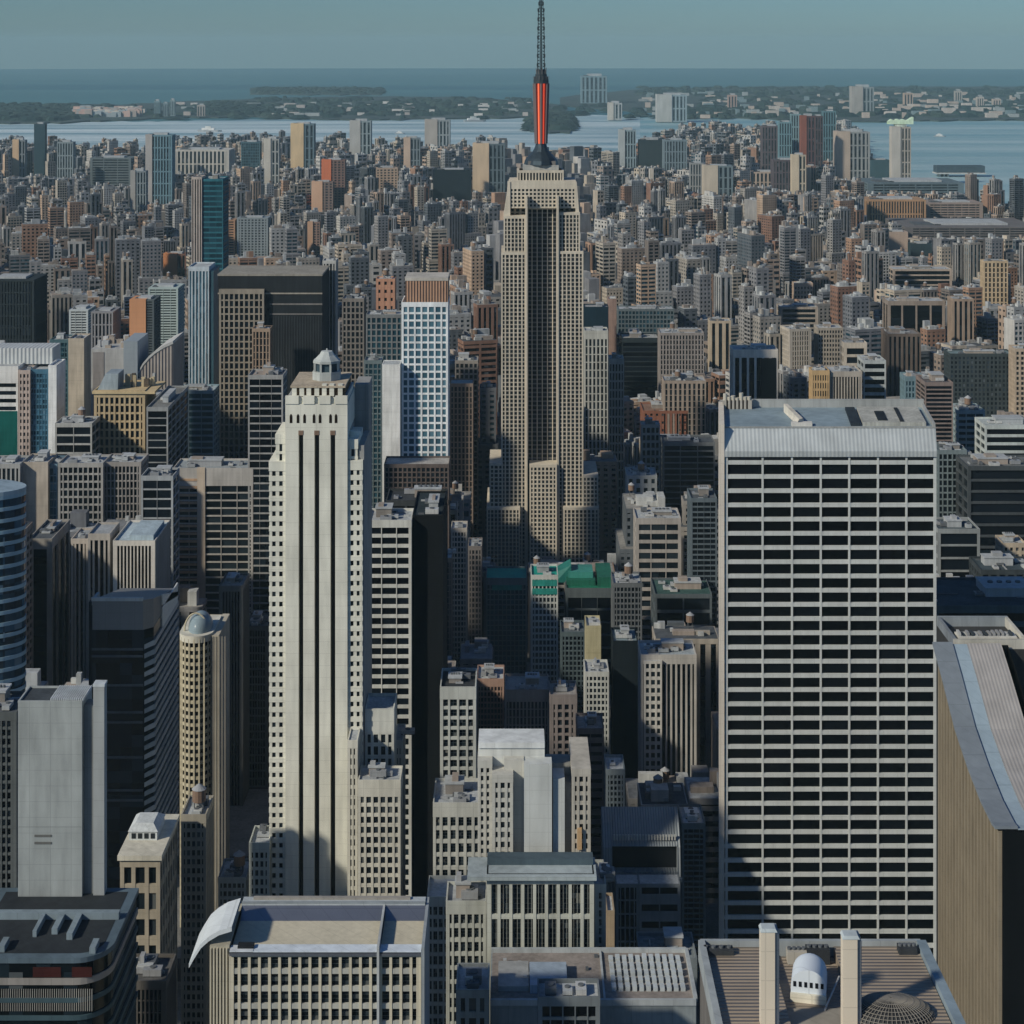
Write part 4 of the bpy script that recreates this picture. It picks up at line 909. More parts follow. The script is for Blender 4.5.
# --- horizontally banded pair
o_, a_, b_, Z_, rg_ = T('banded_office_block', 'brown and beige banded office block with a tall plain stone pier', 173, 253, 470, 905, 34, 'ribbon', (.42,.40,.37), 'dark', 7.7, 5, .18, .04, .8, .3, 610, kit=7, top=8, roofc=(.30,.33,.34), short='the beige-piered banded block')
m = MB(); m.box(a_+12.2, a_+16.2, -.5, 1.2, 0, Z_+1.2, wallmat((.50,.42,.33))); m.build('stone_pier', o_)
m = MB()
for i in range(32): m.box(a_-.1, a_+12, -.3, .2, Z_-5.5-i*3.87+0, Z_-4.3-i*3.87, wallmat((.46,.31,.20)), True)
m.build('copper_bands', o_)
T('dark_banded_block', 'dark block with thin pale bands left of the slotted tower top', 248, 283, 377, 905, 28, 'ribbon', (.34,.34,.33), 'black', 7.5, 3, .2, .02, .5, .2, 470, kit=3, roofc=R_WARM)
# --- gridded row
T('gridded_office_block', 'long grey gridded office block behind the white-finned tower', 58, 103, 465, 880, 30, 'grid', (.34,.33,.31), 'dark', 7.6, 9, .24, .24, .8, .4, 532, kit=3, short='the grey gridded block')
T('gridded_office_block', 'darker gridded block with paired ribs adjoining the long grey gridded one', 103, 141, 464, 884, 30, 'grid', (.30,.28,.26), 'dark', 7.6, 10, .16, .3, .8, .4, 532, kit=5)
T('beige_slab_block', 'beige blank slab with a thin blue side strip above the beige-framed black tower', 22, 48, 464, 885, 30, 'blank', (.42,.37,.31), kit=2, yb=535)
T('blue_sliver_block', 'narrow blue strip building between a beige slab and grey grid', 49, 57.4, 466, 888, 30, 'glass', (.14,.22,.28), 'blue', 8, 2, .15, .1, .3, 0, 530, kit=1, parts=False)
T('edge_finned_block', 'grey ribbed block at the left edge above the curved blue tower', -12, 20, 466, 880, 30, 'fins', (.33,.33,.32), 'dark', 8, 7, .0, .35, .6, 0, 492, kit=3)
T('black_banded_block', 'black block with white sloping bands beside the tan columned building', 141, 173, 478, 820, 26, 'ribbon', (.36,.38,.39), 'black', 9.6, 2, .16, .02, .6, .2, 520, kit=5, roofc=(.08,.09,.10))  # black glazing between pale grey bands
# --- white building group on the left edge
o_, a_, b_, Z_, rg_ = T('white_banded_building', 'white building with black ribbon windows and tall pale roof screen at the left edge', -30, 18, 368, 1000, 30, 'ribbon', (.70,.69,.66), 'black', 7.8, 2, .48, .02, .8, .2, 460, kit=0, top=8.5, short='the white banded building', keep=True)
m = MB(); m.box(a_+.5, b_+16, 12, 30, Z_+.1, Z_+9, ribmat((.52,.54,.54), 2.2, .6, .1)); m.build('roof_screen', o_)
m = MB(); m.box(a_+14, b_-.4, -.15, .05, WZ(460, 1000), WZ(411, 1000), wallmat((.01,.10,.085), .3), True); m.build('green_panel', o_)
T('pink_windowed_bay', 'slim pinkish stone tower with square windows beside a green panel', 18.5, 30, 372, 998, 24, 'grid', (.48,.39,.34), 'dark', 6.5, 3, .45, .45, .5, 0, 458, kit=1)
T('blue_glass_block', 'deep blue glass block with white end slab on the left', 30.3, 48, 371, 1000, 30, 'grid', (.06,.15,.22), 'blue', 5.2, 6, .3, .2, .3, 0, 460, kit=0, top=1.6, parts=False)
T('white_end_slab', 'bright white blank slab standing against the blue glass block', 48.3, 56.5, 367, 996, 32, 'blank', (.76,.77,.76), kit=0, yb=460)
T('teal_glass_block', 'dark teal glass tower left of a beige blank slab', 50, 68, 341, 1110, 30, 'glass', (.07,.13,.15), 'teal', 5, 5, .25, .15, .3, 0, 470, kit=2, parts=False)
T('beige_end_slab', 'beige blank tower slab with pale roof next to dark teal glass', 68.3, 84, 340, 1105, 30, 'blank', (.46,.40,.32), kit=2, yb=400, short='the beige blank slab')
T('dark_stepped_block', 'black block with pale bands below the beige blank slab', 55, 92, 425, 965, 30, 'ribbon', (.40,.40,.38), 'black', 9, 2, .2, .03, .6, .2, 460, kit=12, roofc=R_PALE, tank=True)
# --- tan columned building and its neighbours
o_, a_, b_, Z_, rg_ = T('tan_columned_building', 'golden tan building with tall columned windows under a broad cornice', 94, 145, 392, 985, 30, 'grid', (.50,.39,.24), 'dark', 8.4, 10, .22, .38, .9, 1.5, 462, kit=0, top=3.0, roofc=(.28,.24,.2), short='the golden columned building', keep=True)
m = MB(); m.box(a_-.9, b_+5.5, -.9, 30, Z_-.9, Z_+.4, wallmat((.56,.44,.26)), True); m.build('cornice', o_)
m = MB(); m.poly([(a_+1,4,Z_+.4),(a_+12,4,Z_+.4),(a_+12,20,Z_+.4),(a_+1,20,Z_+.4),(a_+5,6,Z_+9),(a_+12,6,Z_+9),(a_+12,20,Z_+9),(a_+5,20,Z_+9)], [(0,1,5,4),(1,2,6,5),(3,0,4,7),(4,5,6,7)], wallmat((.28,.33,.36), .5)); m.build('slanted_skylight', o_)
m = MB()
for i in range(9): x_ = a_+12.6+rg_.uniform(0,16); y_ = rg_.uniform(5,22); m.box(x_, x_+rg_.uniform(1,3), y_, y_+2.5, Z_+.4, Z_+rg_.uniform(2,9), wallmat(rg_.choice([(.5,.42,.28),(.1,.08,.06),(.45,.45,.43)])))
m.build('roof_plant', o_)
T('dark_sloped_block', 'black banded block with pale edges right of the golden columned building', 146.5, 168, 409, 950, 60, 'ribbon', (.30,.31,.31), 'black', 7.4, 1, .14, .02, .5, .2, 466, kit=4, roofc=(.20,.20,.19), keep=True)
def wedge_roof_block():
    d = 1062.0; root = empty('wedge_roof_building', (WX(132, d), d, 0)); tag(root, 'grey building with a curved wedge roof behind the golden columned building', 'building')
    k = d/FPX; px = lambda a: (a-132)*k; zz = lambda y: WZ(y, d); c = wallmat((.42,.42,.41), .8, .2, .1)
    m = MB(); m.box(px(91), px(124), 0, 34, 0, zz(349), c); m.box(px(93), px(104), -.3, 1, 0, zz(352), wallmat((.28,.26,.25))); m.build('wall', root)
    m = MB(); m.box(px(124)+.02, px(138), -1.5, 30, 0, zz(341), wallmat((.30,.34,.37), .6, .1)); m.build('metal_tower', root)
    pts = [(138, 375), (143, 366), (149, 359), (156, 353), (164, 348), (173, 344)]; n = len(pts)
    m = MB(); P = [(px(x)+.02, 0, zz(y)) for x, y in pts]+[(px(x)+.02, 34, zz(y)) for x, y in pts]+[(px(x)+.02, 0, 0) for x, y in pts]+[(px(x)+.02, 34, 0) for x, y in pts]
    m.poly(P, [(2*n+i, 2*n+i+1, i+1, i) for i in range(n-1)]+[(n-1, 3*n-1, 4*n-1, 2*n-1), (0, n, 3*n, 2*n)], ribmat((.28,.25,.23), 1.9, .7, 0, 0, .7)); m.build('ribbed_wing', root)
    m = MB(); P = [(px(x), -.4, zz(y)+.1) for x, y in pts]+[(px(x), 35, zz(y)+.1) for x, y in pts]+[(px(x), -.4, zz(y)+1.8) for x, y in pts]+[(px(x), 35, zz(y)+1.8) for x, y in pts]
    m.poly(P, [(2*n+i, 2*n+i+1, 3*n+i+1, 3*n+i) for i in range(n-1)]+[(i, i+1, 2*n+i+1, 2*n+i) for i in range(n-1)]+[(n-1,2*n-1,4*n-1,3*n-1)], wallmat((.50,.50,.48), .6)); m.build('curved_roof', root)
    r_ = random.Random(3); m = MB()
    for i in range(16): x_ = px(r_.uniform(92, 122)); y_ = r_.uniform(3, 30); m.box(x_, x_+r_.uniform(1,4), y_, y_+3, zz(349), zz(349)+r_.uniform(1,4), wallmat(r_.choice([R_PALE,(.5,.5,.5),(.35,.3,.25)])))
    m.build('roof_plant', root)
    VIS.append((90, 176, 335, 392, d)); FOOT.append((WX(89,d), WX(176,d), d-3, d+38)); ANCH.append((150, 350, 'the wedge-roofed building'))
wedge_roof_block()
# --- slim glass tower
T('slim_glass_tower', 'slim tower of blue-green glass standing high left of centre', 202.2, 223, 180, 1500, 30, 'ribbon', (.035,.15,.19), 'teal', 5.2, 3, .3, .03, .4, .2, 470, kit=1, roofc=(.4,.5,.5), parts=True, short='the slim blue-green tower', keep=True)
T('slim_stone_strip', 'tall narrow cream strip tower attached to the slim blue-green glass tower', 191.5, 201.8, 178, 1499, 30, 'fins', (.46,.40,.36), 'dark', 6, 4, .0, .55, .4, 0, 260, kit=1)
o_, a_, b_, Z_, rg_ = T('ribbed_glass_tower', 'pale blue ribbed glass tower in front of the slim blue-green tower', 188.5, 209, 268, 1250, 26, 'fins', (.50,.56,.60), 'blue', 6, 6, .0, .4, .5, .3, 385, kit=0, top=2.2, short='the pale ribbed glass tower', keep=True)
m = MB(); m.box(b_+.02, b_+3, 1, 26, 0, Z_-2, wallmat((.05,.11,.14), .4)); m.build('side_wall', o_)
T('blue_podium_block', 'blue-grey low glass block at the foot of the ribbed glass tower', 176, 214, 392, 1130, 34, 'ribbon', (.22,.30,.34), 'teal', 6, 3, .3, .05, .5, .2, 460, kit=8, roofc=(.42,.48,.50))
# --- big dark block with grid
o_, a_, b_, Z_, rg_ = T('dark_capped_block', 'large dark office block with a black roof band and tan gridded left half', 218, 322, 275, 1180, 46, 'blank', (.022,.026,.03), kit=0, yb=470, parapet=0, roofc=(.25,.24,.22), short='the large dark-capped block', keep=True)
m = MB(); m.box(a_-.3, b_+.3, -.4, 46.3, Z_-.6, Z_+.6, wallmat((.30,.28,.24)), True); m.box(a_-.2, b_+.2, -.3, .1, Z_-12.5, Z_-11.6, wallmat((.35,.32,.27)), True); m.box(a_+34, b_+.2, -.3, .1, Z_-19.6, Z_-18.6, wallmat((.20,.19,.18)), True); m.box(a_+34, b_+.2, -.3, .1, Z_-26, Z_-25.2, wallmat((.20,.19,.18)), True); m.build('trim_band', o_)
m = MB()
for i in range(18): m.box(a_+36+i*1.75, a_+36.5+i*1.75, -.25, .1, 0, Z_-27, wallmat((.045,.05,.055)))
m.build('dark_ribs', o_)
T('tan_gridded_block', 'tan gridded half with deep windows attached in front of the large dark-capped block', 219, 264, 291, 1176, 3.5, 'grid', (.30,.265,.215), 'dark', 7.0, 9, .2, .32, 1.0, .8, 445, kit=0, roofc=R_DARK, top=2)
T('brown_gridded_block', 'brown stepped block with thin piers before the large dark-capped block', 252, 270, 330, 1150, 20, 'fins', (.36,.27,.20), 'dark', 7, 5, .1, .4, .6, .3, 380, kit=2, parts=True)
T('pale_finned_sliver', 'very narrow pale finned tower right of the large dark-capped block', 322.5, 336, 262, 1230, 24, 'fins', (.46,.46,.44), 'dark', 7, 4, .0, .4, .7, .3, 370, kit=3)
# --- dark gridded tower and white ones
T('dark_gridded_tower', 'dark grey gridded tower left of the white blue-windowed tower', 366, 402, 316, 1110, 30, 'grid', (.20,.21,.21), 'teal', 6.2, 7, .22, .3, .6, .4, 465, kit=4, short='the dark gridded tower')
T('dark_gridded_tower', 'slender brown-grey gridded tower behind the slotted tower cupola', 342, 364, 300, 1150, 30, 'grid', (.22,.20,.18), 'dark', 6, 5, .25, .35, .6, .3, 380, kit=5, tank=True)
T('teal_lower_block', 'dull teal lower block under the dark gridded tower', 364, 382, 362, 1040, 24, 'grid', (.14,.18,.19), 'teal', 5.6, 4, .25, .25, .5, .2, 462, kit=1)
T('brick_topped_block', 'small peach brick tower peeking above the dark gridded tower', 376, 395, 280, 1350, 24, 'wall' if 0 else 'grid', (.50,.27,.18), 'dark', 8, 3, .6, .6, .5, .8, 308, kit=3, tank=True, parts=False)
T('white_blank_slab', 'smooth white blank slab left of the white blue-windowed tower', 382.2, 400, 365, 985, 22, 'blank', (.74,.74,.71), kit=0, yb=462, parapet=.3, short='the smooth white slab')
o_, a_, b_, Z_, rg_ = T('white_windowed_tower', 'bright white tower with pale blue square windows and a ribbed brown crown', 401.5, 448, 304, 992, 26, 'grid', (.78,.81,.82), 'blue', 7.4, 7, .27, .26, .5, 1.2, 463, kit=0, top=1.6, short='the white blue-windowed tower', keep=True)
m = MB(); m.box(a_+2, b_-.2, 1.2, 25, Z_+.1, WZ(281, 992), ribmat((.34,.20,.13), 1.6, .7, 0, 0, .7)); m.box(a_+1.8, b_, 1, 25.2, WZ(281, 992), WZ(278, 992), wallmat((.5,.47,.42))); m.build('brown_crown', o_)
o_, a_, b_, Z_, rg_ = T('brown_podium_block', 'dark brown gridded podium block under the white blue-windowed tower', 384, 449, 466, 945, 30, 'grid', (.13,.105,.095), 'dark', 5.2, 14, .25, .3, .6, .4, 520, kit=0, top=1.0, roofc=(.4,.38,.35))
m = MB(); m.box(a_, b_-.5, -.5, 0.0, Z_-20, Z_-17.6, wallmat((.36,.28,.22), .8, .5, .5), True); m.build('terrace_strip', o_)
# --- ribbon block with black neighbour
T('white_ribbon_block', 'white-framed block with black ribbon windows right of the slotted tower', 366.5, 411.5, 523, 622, 26, 'grid', (.56,.56,.52), 'black', 10.0, 3, .34, .06, .7, .8, 800, kit=3, top=1.6, short='the white ribbon-windowed block')
o_, a_, b_, Z_, rg_ = T('black_slab_tower', 'sheer black slab tower beside the white ribbon-windowed block', 412.4, 443, 517, 626, 34, 'blank', (.008,.010,.012), kit=2, yb=812, roofc=(.03,.04,.045), parapet=.6, short='the sheer black slab', keep=True)
T('black_capped_block', 'low black roofed block behind the sheer black slab', 386, 446, 503, 700, 30, 'ribbon', (.045,.05,.052), 'black', 8, 3, .3, .1, .6, .5, 522, kit=3, roofc=(.05,.055,.06))
T('slender_cream_tower', 'slender cream gridded tower just right of the sheer black slab', 451, 467, 530, 905, 22, 'grid', (.44,.40,.35), 'dark', 5.2, 5, .3, .35, .5, .3, 640, kit=2, short='the slender cream tower')
T('brown_sliver_block', 'thin brown block between the slender cream tower and the spire tower', 468, 482, 548, 930, 26, 'grid', (.20,.18,.17), 'dark', 5.4, 4, .3, .4, .5, .3, 660, kit=2)  # even brown walls
T('brown_sliver_block', 'narrow brown ribbed block touching the black slab on its right', 443.6, 452, 560, 870, 22, 'fins', (.24,.20,.17), 'dark', 6, 3, .1, .4, .5, .3, 670, kit=1)
T('grey_terrace_tower', 'tall brown-grey terraced tower left of the spire tower', 455, 478, 362, 1170, 28, 'grid', (.26,.24,.22), 'dark', 5.6, 5, .3, .35, .5, .3, 500, kit=3)
T('glass_penthouse_block', 'brown ribbed block with a pale blue penthouse right of the white tower', 450, 473, 385, 1140, 28, 'fins', (.24,.19,.16), 'dark', 5.6, 6, .2, .4, .5, .3, 480, kit=0, roofc=(.3,.42,.47))
# --- centre bottom cluster
T('stone_gridded_tower', 'grey stone gridded tower with a dark roof right of the black slab', 440, 476, 690, 572, 28, 'grid', (.46,.47,.43), 'dark', 10.2, 4, .3, .24, .7, .5, 800, split=(2, 2), kit=3, roofc=(.04,.045,.05), top=3, short='the grey stone gridded tower')
T('stepped_stone_tower', 'pale stepped stone building below the grey stone gridded tower', 433, 481, 806, 552, 30, 'grid', (.50,.50,.45), 'mixed', 13, 6, .30, .36, .6, .8, 900, split=(2, 3), kit=3, top=3.4, short='the pale stepped building')
T('stepped_stone_block', 'broad pale stone base of stepped windows beside the hollow-roofed block', 427, 482, 900, 535, 22, 'grid', (.46,.47,.43), 'mixed', 12.5, 10, .3, .3, .5, .4, 1024, split=(2, 2), kit=0, top=2)
def blank_walled_block():
    d = 474.0; k = d/FPX; root = empty('blank_walled_building', (WX(534, d), d, 0)); tag(root, 'cream building with big smooth blank walls between narrow window bays', 'building')
    px = lambda a: (a-534)*k; zz = lambda y: WZ(y, d); st = wallmat((.52,.51,.46), .85, .12, .2); rng = random.Random(9); wh = wallmat((.56,.58,.56), .6, .18, .08)
    def bay(xa, xb, y, nx, y0, y1, fh, c, nm, fs=.4):
        m = MB(); op = facade(m, px(xa), px(xb), y0, y1, zz(1000), zz(y), c, glassmat(G_DARK), nx, 4, fh*k, fs, .42, .5, .5, True, True, 2.0); m.build(nm, root)
        for q in op:
            if q[2] > zz(872):
                o = bpy.data.objects.new('window', pane_mesh(q[1]-q[0], q[3]-q[2], wallpane(rng.choice(PANE_COL['mixed'])), nm)); o.parent = root; col.objects.link(o); o.location = ((q[0]+q[1])/2, y0+.42, (q[2]+q[3])/2)
    bay(477.5, 492, 765, 2, 3, 20, 8, st, 'window_bay'); bay(492.2, 513, 775, 3, 0, 20, 10, st, 'window_bay'); bay(572, 591, 772, 3, 2, 24, 9.5, wallmat((.46,.43,.37)), 'window_bay')
    m = MB(); m.box(px(478), px(545), 6, 15, zz(1000), zz(752), wallmat((.60,.61,.58), .7)); m.box(px(478), px(545), 5.6, 15.4, zz(752)-1.2, zz(752)+.3, wallmat((.66,.68,.67)), True); m.build('upper_block', root)
    m = MB(); m.box(px(504), px(524), 3.4, 6.02, zz(1000), zz(765), st); m.box(px(524)+.02, px(552), 1.2, 6.02, zz(1000), zz(766), wh); m.build('blank_wall', root)
    m = MB(); m.box(px(552)+.3, px(565), 2.5, 12, zz(1000), zz(783), wh); m.box(px(565)+.05, px(572)-.05, 4, 14, zz(1000), zz(790), wallmat((.2,.2,.19))); m.build('blank_wall', root)
    m = MB(); m.box(px(545)+.02, px(591), 10, 16, zz(1000), zz(778), wallmat((.3,.3,.28))); m.build('rear_block', root)
    m = MB(); m.box(px(577.5), px(582), 1.2, 2.4, zz(852), zz(831), wallmat((.50,.33,.18))); m.build('tan_shaft', root)
    m = MB(); m.box(px(476), px(592), -3, 26, 0, zz(1000)-.1, st); m.build('base', root)
    VIS.append((476, 592, 748, 862, d)); FOOT.append((WX(475,d), WX(593,d), d-5, d+30)); ANCH.append((534, 800, 'the blank-walled building'))
blank_walled_block()
o_, a_, b_, Z_, rg_ = T('classical_gridded_building', 'pale classical building with tall gridded windows and an overhanging roof ledge', 487, 594, 878, 459, 9, 'grid', (.50,.51,.45), 'mixed', 35, 9, .13, .27, .8, .8, 965, split=(2, 6), kit=0, top=1.6, short='the classical gridded building', keep=True)
m = MB(); m.box(a_-5, b_+.6, -1.6, 9.6, Z_+.05, Z_+1.0, wallmat((.36,.41,.42), .6), True); m.box(a_, b_, 5, 9, Z_+1.0, Z_+2.6, wallmat((.07,.10,.12))); m.build('roof_ledge', o_)
m = MB()
for i in range(30): m.box(a_+.5+i*.9, a_+.5+i*.9+.09, .35, .5, WZ(965,459), Z_-1.6, wallmat((.33,.34,.31))); 
m.build('mullions', o_)
T('pale_low_wing', 'pale windowed wing left of the classical gridded building', 446, 486.5, 905, 466, 18, 'grid', (.42,.43,.39), 'mixed', 14, 6, .3, .32, .6, .5, 1000, split=(2, 3), kit=4, top=2.4)
T('glassy_side_wing', 'narrow cluttered side wing right of the classical gridded building', 594.5, 606, 888, 462, 14, 'grid', (.36,.37,.34), 'mixed', 9, 3, .25, .25, .5, .3, 965, split=(2, 2), kit=4)
# --- bottom flat roofs
def flat_roofs():
    d = 430.0; k = d/FPX; root = empty('flat_roof_building', (WX(590, d), d, 0)); tag(root, 'long low grey flat-roofed building with skylights along the bottom edge', 'building')
    px = lambda a: (a-590)*k; zz = lambda y: WZ(y, d); rng = random.Random(12); c = wallmat((.24,.27,.28), .8, .2, .2)
    z = zz(1003)
    m = MB(); m.box(px(490), px(696), 0, 24, 0, z, c); m.build('wall', root)
    m = MB(); m.box(px(491)+.1, px(695), .6, 23.5, z+.01, z+.12, wallmat((.25,.22,.20), .9, .3, .2)); rf = m.build('roof', root)
    m = MB(); e = wallmat((.40,.43,.44)); m.box(px(490), px(696), -.3, .5, z-.5, z+.9, e, True); m.box(px(490), px(696), 23.5, 24.4, z, z+1.1, e); m.box(px(694), px(697.5), .5, 23.5, z, z+1.4, e); m.box(px(604), px(606), .5, 23.5, z, z+.7, e); m.build('parapet', root)
    m = MB(); m.box(px(530), px(568), 4, 15, z+.13, z+2.2, wallmat((.33,.40,.48), .5)); m.build('blue_roof_box', rf)
    m = MB(); m.box(px(498), px(529), 5, 17, z+.13, z+1.4, wallmat((.36,.37,.37), .6)); m.build('plant_deck', rf)
    for i in range(11):
        for j in range(5): 
            m = MB(); m.box(px(613+i*7), px(617.5+i*7), 5+j*3.4, 7.3+j*3.4, z+.13, z+.9+rng.random()*.5, wallmat((.48,.52,.53), .5, .2)); m.build('skylight', rf)
    for i in range(12): m = MB(); x_ = px(rng.uniform(500, 600)); y_ = rng.uniform(2, 21); m.box(x_, x_+rng.uniform(.4,1.4), y_, y_+1, z+.13, z+rng.uniform(.6,2), wallmat(rng.choice([R_PALE,R_DARK]))); m.build('cooling_unit', rf)
    VIS.append((456, 698, 968, 1024, d)); FOOT.append((WX(455,d), WX(699,d), d-5, d+26)); ANCH.append((590, 990, 'the long flat roof'))
    T('entry_block', 'low pale stone block with square windows at the bottom left of the long flat roof', 456, 489, 993, 424, 20, 'grid', (.33,.35,.33), 'mixed', 20, 3, .3, .35, .8, .8, 1024, kit=4, parapet=.8)
    T('low_front_block', 'dark recessed low block with a pale blue skylight on the bottom edge', 538, 600, 1001, 408, 8, 'ribbon', (.16,.18,.19), 'black', 14, 5, .2, .1, .7, .5, 1024, kit=3)
    T('grey_box_block', 'plain grey box building between the long flat roof and the slotted metal block', 640, 697, 962, 470, 14, 'ribbon', (.20,.23,.245), 'black', 17, 1, .5, .02, .8, .6, 1000, kit=4, roofc=(.2,.23,.24), top=4.2)
flat_roofs()
# --- metal block with a dark slot
def slot_block():
    d = 615.0; k = d/FPX; root = empty('metal_slot_building', (WX(643, d), d, 0)); tag(root, 'dark grey ribbed metal building with one long black slot left of the wide slab', 'building')
    px = lambda a: (a-643)*k; zz = lambda y: WZ(y, d); mt = ribmat((.22,.245,.26), .9, .55, .2, 0, .5); z = zz(878)
    prof = [(0, 878), (2.0, 850), (7.5, 832), (14, 824)]
    for xa, xb in ((603, 612.5), (677.5, 681)):
        m = MB(); P = [(px(xa), y, zz(v)) for y, v in prof]+[(px(xb), y, zz(v)) for y, v in prof]+[(px(xa), 14, 0), (px(xb), 14, 0), (px(xa), 0, 0), (px(xb), 0, 0)]
        m.poly(P, [(i, 4+i, 5+i, i+1) for i in range(3)]+[(10, 11, 4, 0), (10, 0, 1, 2, 3, 8), (11, 9, 7, 6, 5, 4), (3, 7, 9, 8)], mt); m.build('metal_cheek', root)
    m = MB(); P = [(px(612.5), 2, zz(849)), (px(677.5), 2, zz(849)), (px(677.5), 14, zz(824)), (px(612.5), 14, zz(824)), (px(612.5), 14, 0), (px(677.5), 14, 0), (px(612.5), 6, zz(849)), (px(677.5), 6, zz(849))]
    m.poly(P, [(0,1,2,3), (3,2,5,4), (0,6,7,1)], mt); m.build('sloping_metal', root)
    m = MB(); m.box(px(612.5), px(677.5), 3.5, 13.5, 0, zz(851), plainmat((.004,.005,.006), .4)); m.box(px(612.6), px(677.4), .1, 3.45, 0, zz(872), mt); m.build('slot', root)
    for i in range(22): m = MB(); x_ = px(614+i*2.9); m.box(x_, x_+.55, 2.9, 3.6, zz(843.5)-.2, zz(839), wallmat((.45,.45,.42))); m.build('vent_hood', root)
    m = MB(); m.box(px(602), px(682), -1.2, .05, zz(880.5), zz(877.5), wallmat((.45,.42,.37)), True); m.build('ledge', root)
    VIS.append((600, 682, 818, 882, d)); FOOT.append((WX(600,d), WX(684,d), d-5, d+18)); ANCH.append((643, 850, 'the black-slotted metal building'))
    T('grey_lower_block', 'grey lower block of dark ribs and panels beneath the black-slotted metal building', 616, 639, 884, 606, 7, 'fins', (.17,.19,.20), 'black', 14, 5, .1, .25, .6, .2, 968, kit=0, parapet=0)
    T('grey_lower_block', 'blank grey panelled block beneath the black slot near the wide slab', 639.3, 680, 884, 606.5, 7, 'ribbon', (.19,.21,.225), 'black', 17, 2, .6, .05, .5, .3, 950, kit=0, parapet=0)
    T('dark_louvred_block', 'dark block of thin slats squeezed left of the wide slab', 682, 705.5, 826, 640, 26, 'grid', (.13,.16,.175), 'black', 5.4, 4, .3, .1, .5, .3, 940, kit=5)
    T('tan_strip_block', 'tan narrow strip wall below the black-slotted metal building', 606.5, 614.5, 914, 560, 12, 'blank', (.36,.28,.19), kit=0, yb=965)
slot_block()


# ================================================================== MIDDLE, RIGHT AND FAR LANDMARKS
T('columned_office_tower', 'grey-white tower with gridded left half and slender ribs left of the wide slab', 641, 696.5, 657, 762, 30, 'fins', (.46,.44,.41), 'dark', 7, 11, .0, .38, .7, .5, 800, kit=8, tank=False, top=3, short='the slender-ribbed tower', roofc=(.34,.38,.40))
T('columned_gridded_wing', 'gridded pale wing on the left face of the slender-ribbed tower', 644, 662, 661, 760.5, 1.2, 'grid', (.56,.54,.50), 'dark', 8, 3, .4, .34, .5, .8, 790, kit=0, parapet=0)
T('brown_setback_block', 'brown-grey block with slim vertical windows near the picture centre', 505, 549, 692, 735, 30, 'fins', (.27,.245,.23), 'dark', 8, 12, .1, .42, .5, .4, 750, kit=3, roofc=(.34,.32,.30), top=4, short='the brown ribbed block')
T('brown_portal_block', 'brown block with a framed central window patch beside the brown ribbed block', 549.5, 577, 697, 728, 26, 'grid', (.23,.20,.19), 'dark', 8, 4, .3, .4, .8, 1.6, 750, kit=2, roofc=(.32,.30,.28), top=3)
T('pink_brick_block', 'pinkish brick gridded block left of the brown ribbed block', 477, 504, 681, 770, 28, 'grid', (.36,.24,.19), 'dark', 5.6, 8, .3, .35, .5, .8, 745, kit=2, top=2.5)
T('white_framed_tower', 'white-framed gridded tower with a turquoise top band below the spire tower', 531, 558, 577, 880, 30, 'grid', (.52,.53,.49), 'dark', 6, 7, .3, .32, .5, .9, 682, kit=2, top=1.2, roofc=(.02,.30,.24), short='the turquoise-topped tower')
def turq(o, a, b, Z, rows, c=(.03,.24,.20)):
    m = MB()
    for (z0, z1) in rows: m.box(a+.6, b-.6, -.2, .3, Z-z1, Z-z0, wallmat(c, .5, .3, .4), True)
    m.build('turquoise_band', o)
turq(o_:=bpy.data.objects[[o.name for o in bpy.data.objects if o.name.startswith('white_framed_tower')][-1]], -6.6, 6.6, WZ(577, 880), [(1.4, 4.4), (5.6, 8.5)])
T('turquoise_roof_block', 'dark teal gridded block with a turquoise roof left of the white-framed tower', 486, 527, 580, 925, 34, 'grid', (.14,.18,.19), 'teal', 5.2, 10, .25, .25, .5, .5, 660, kit=0, roofc=(.02,.30,.24), top=2.6)
turq(bpy.data.objects[[o.name for o in bpy.data.objects if o.name.startswith('turquoise_roof_block')][-1]], -8, 8.5, WZ(580, 925), [(2.7, 5.2)], (.05,.25,.21))
T('green_roofed_block', 'black block with green tiered roofs right of the white-framed tower', 566, 613, 590, 925, 36, 'ribbon', (.10,.12,.125), 'black', 13, 3, .15, .03, .8, .8, 660, kit=0, roofc=(.015,.17,.10), top=4, short='the green-roofed black block')
m = MB(); gm_ = wallmat((.02,.13,.085), .5, .3, .2); xg0, xg1 = WX(567,925), WX(596,925); zg = WZ(590, 925)
m.box(xg0, xg1, 932, 945, zg+.1, zg+3.0, gm_); m.box(xg0+1, xg1-1, 936, 950, zg+3, zg+6, wallmat((.05,.24,.20), .5)); m.box(WX(598,925), WX(613,925), 930, 956, zg+.1, zg+5, gm_)
g_ = empty('green_roof_pavilion', (0,0,0)); tag(g_, 'tiered green roof pavilion standing on the green-roofed black block', 'roof structure'); m.build('green_tiers', g_)
m = MB(); m.poly([(WX(556,925), 938, zg), (WX(572,925), 938, zg), (WX(572,925), 950, zg), (WX(556,925), 950, zg), (WX(558,925), 940, zg+5), (WX(572,925), 938, zg+9), (WX(572,925), 950, zg+9), (WX(558,925), 950, zg+5)], [(0,1,5,4),(1,2,6,5),(3,0,4,7),(4,5,6,7)], wallmat((.025,.17,.145), .5)); m.build('sloping_green_roof', g_)
T('dark_gridded_block', 'dark grid-fronted block below the spire tower on its right', 613, 642, 585, 868, 30, 'grid', (.14,.15,.155), 'black', 5.6, 8, .3, .3, .5, .5, 650, kit=7, tank=True)
T('black_glass_block', 'black glass block with grey foot between beige sliver and ribbed tower', 613, 638, 643, 800, 30, 'blank', (.012,.018,.022), kit=3, yb=760, roofc=(.2,.25,.27))
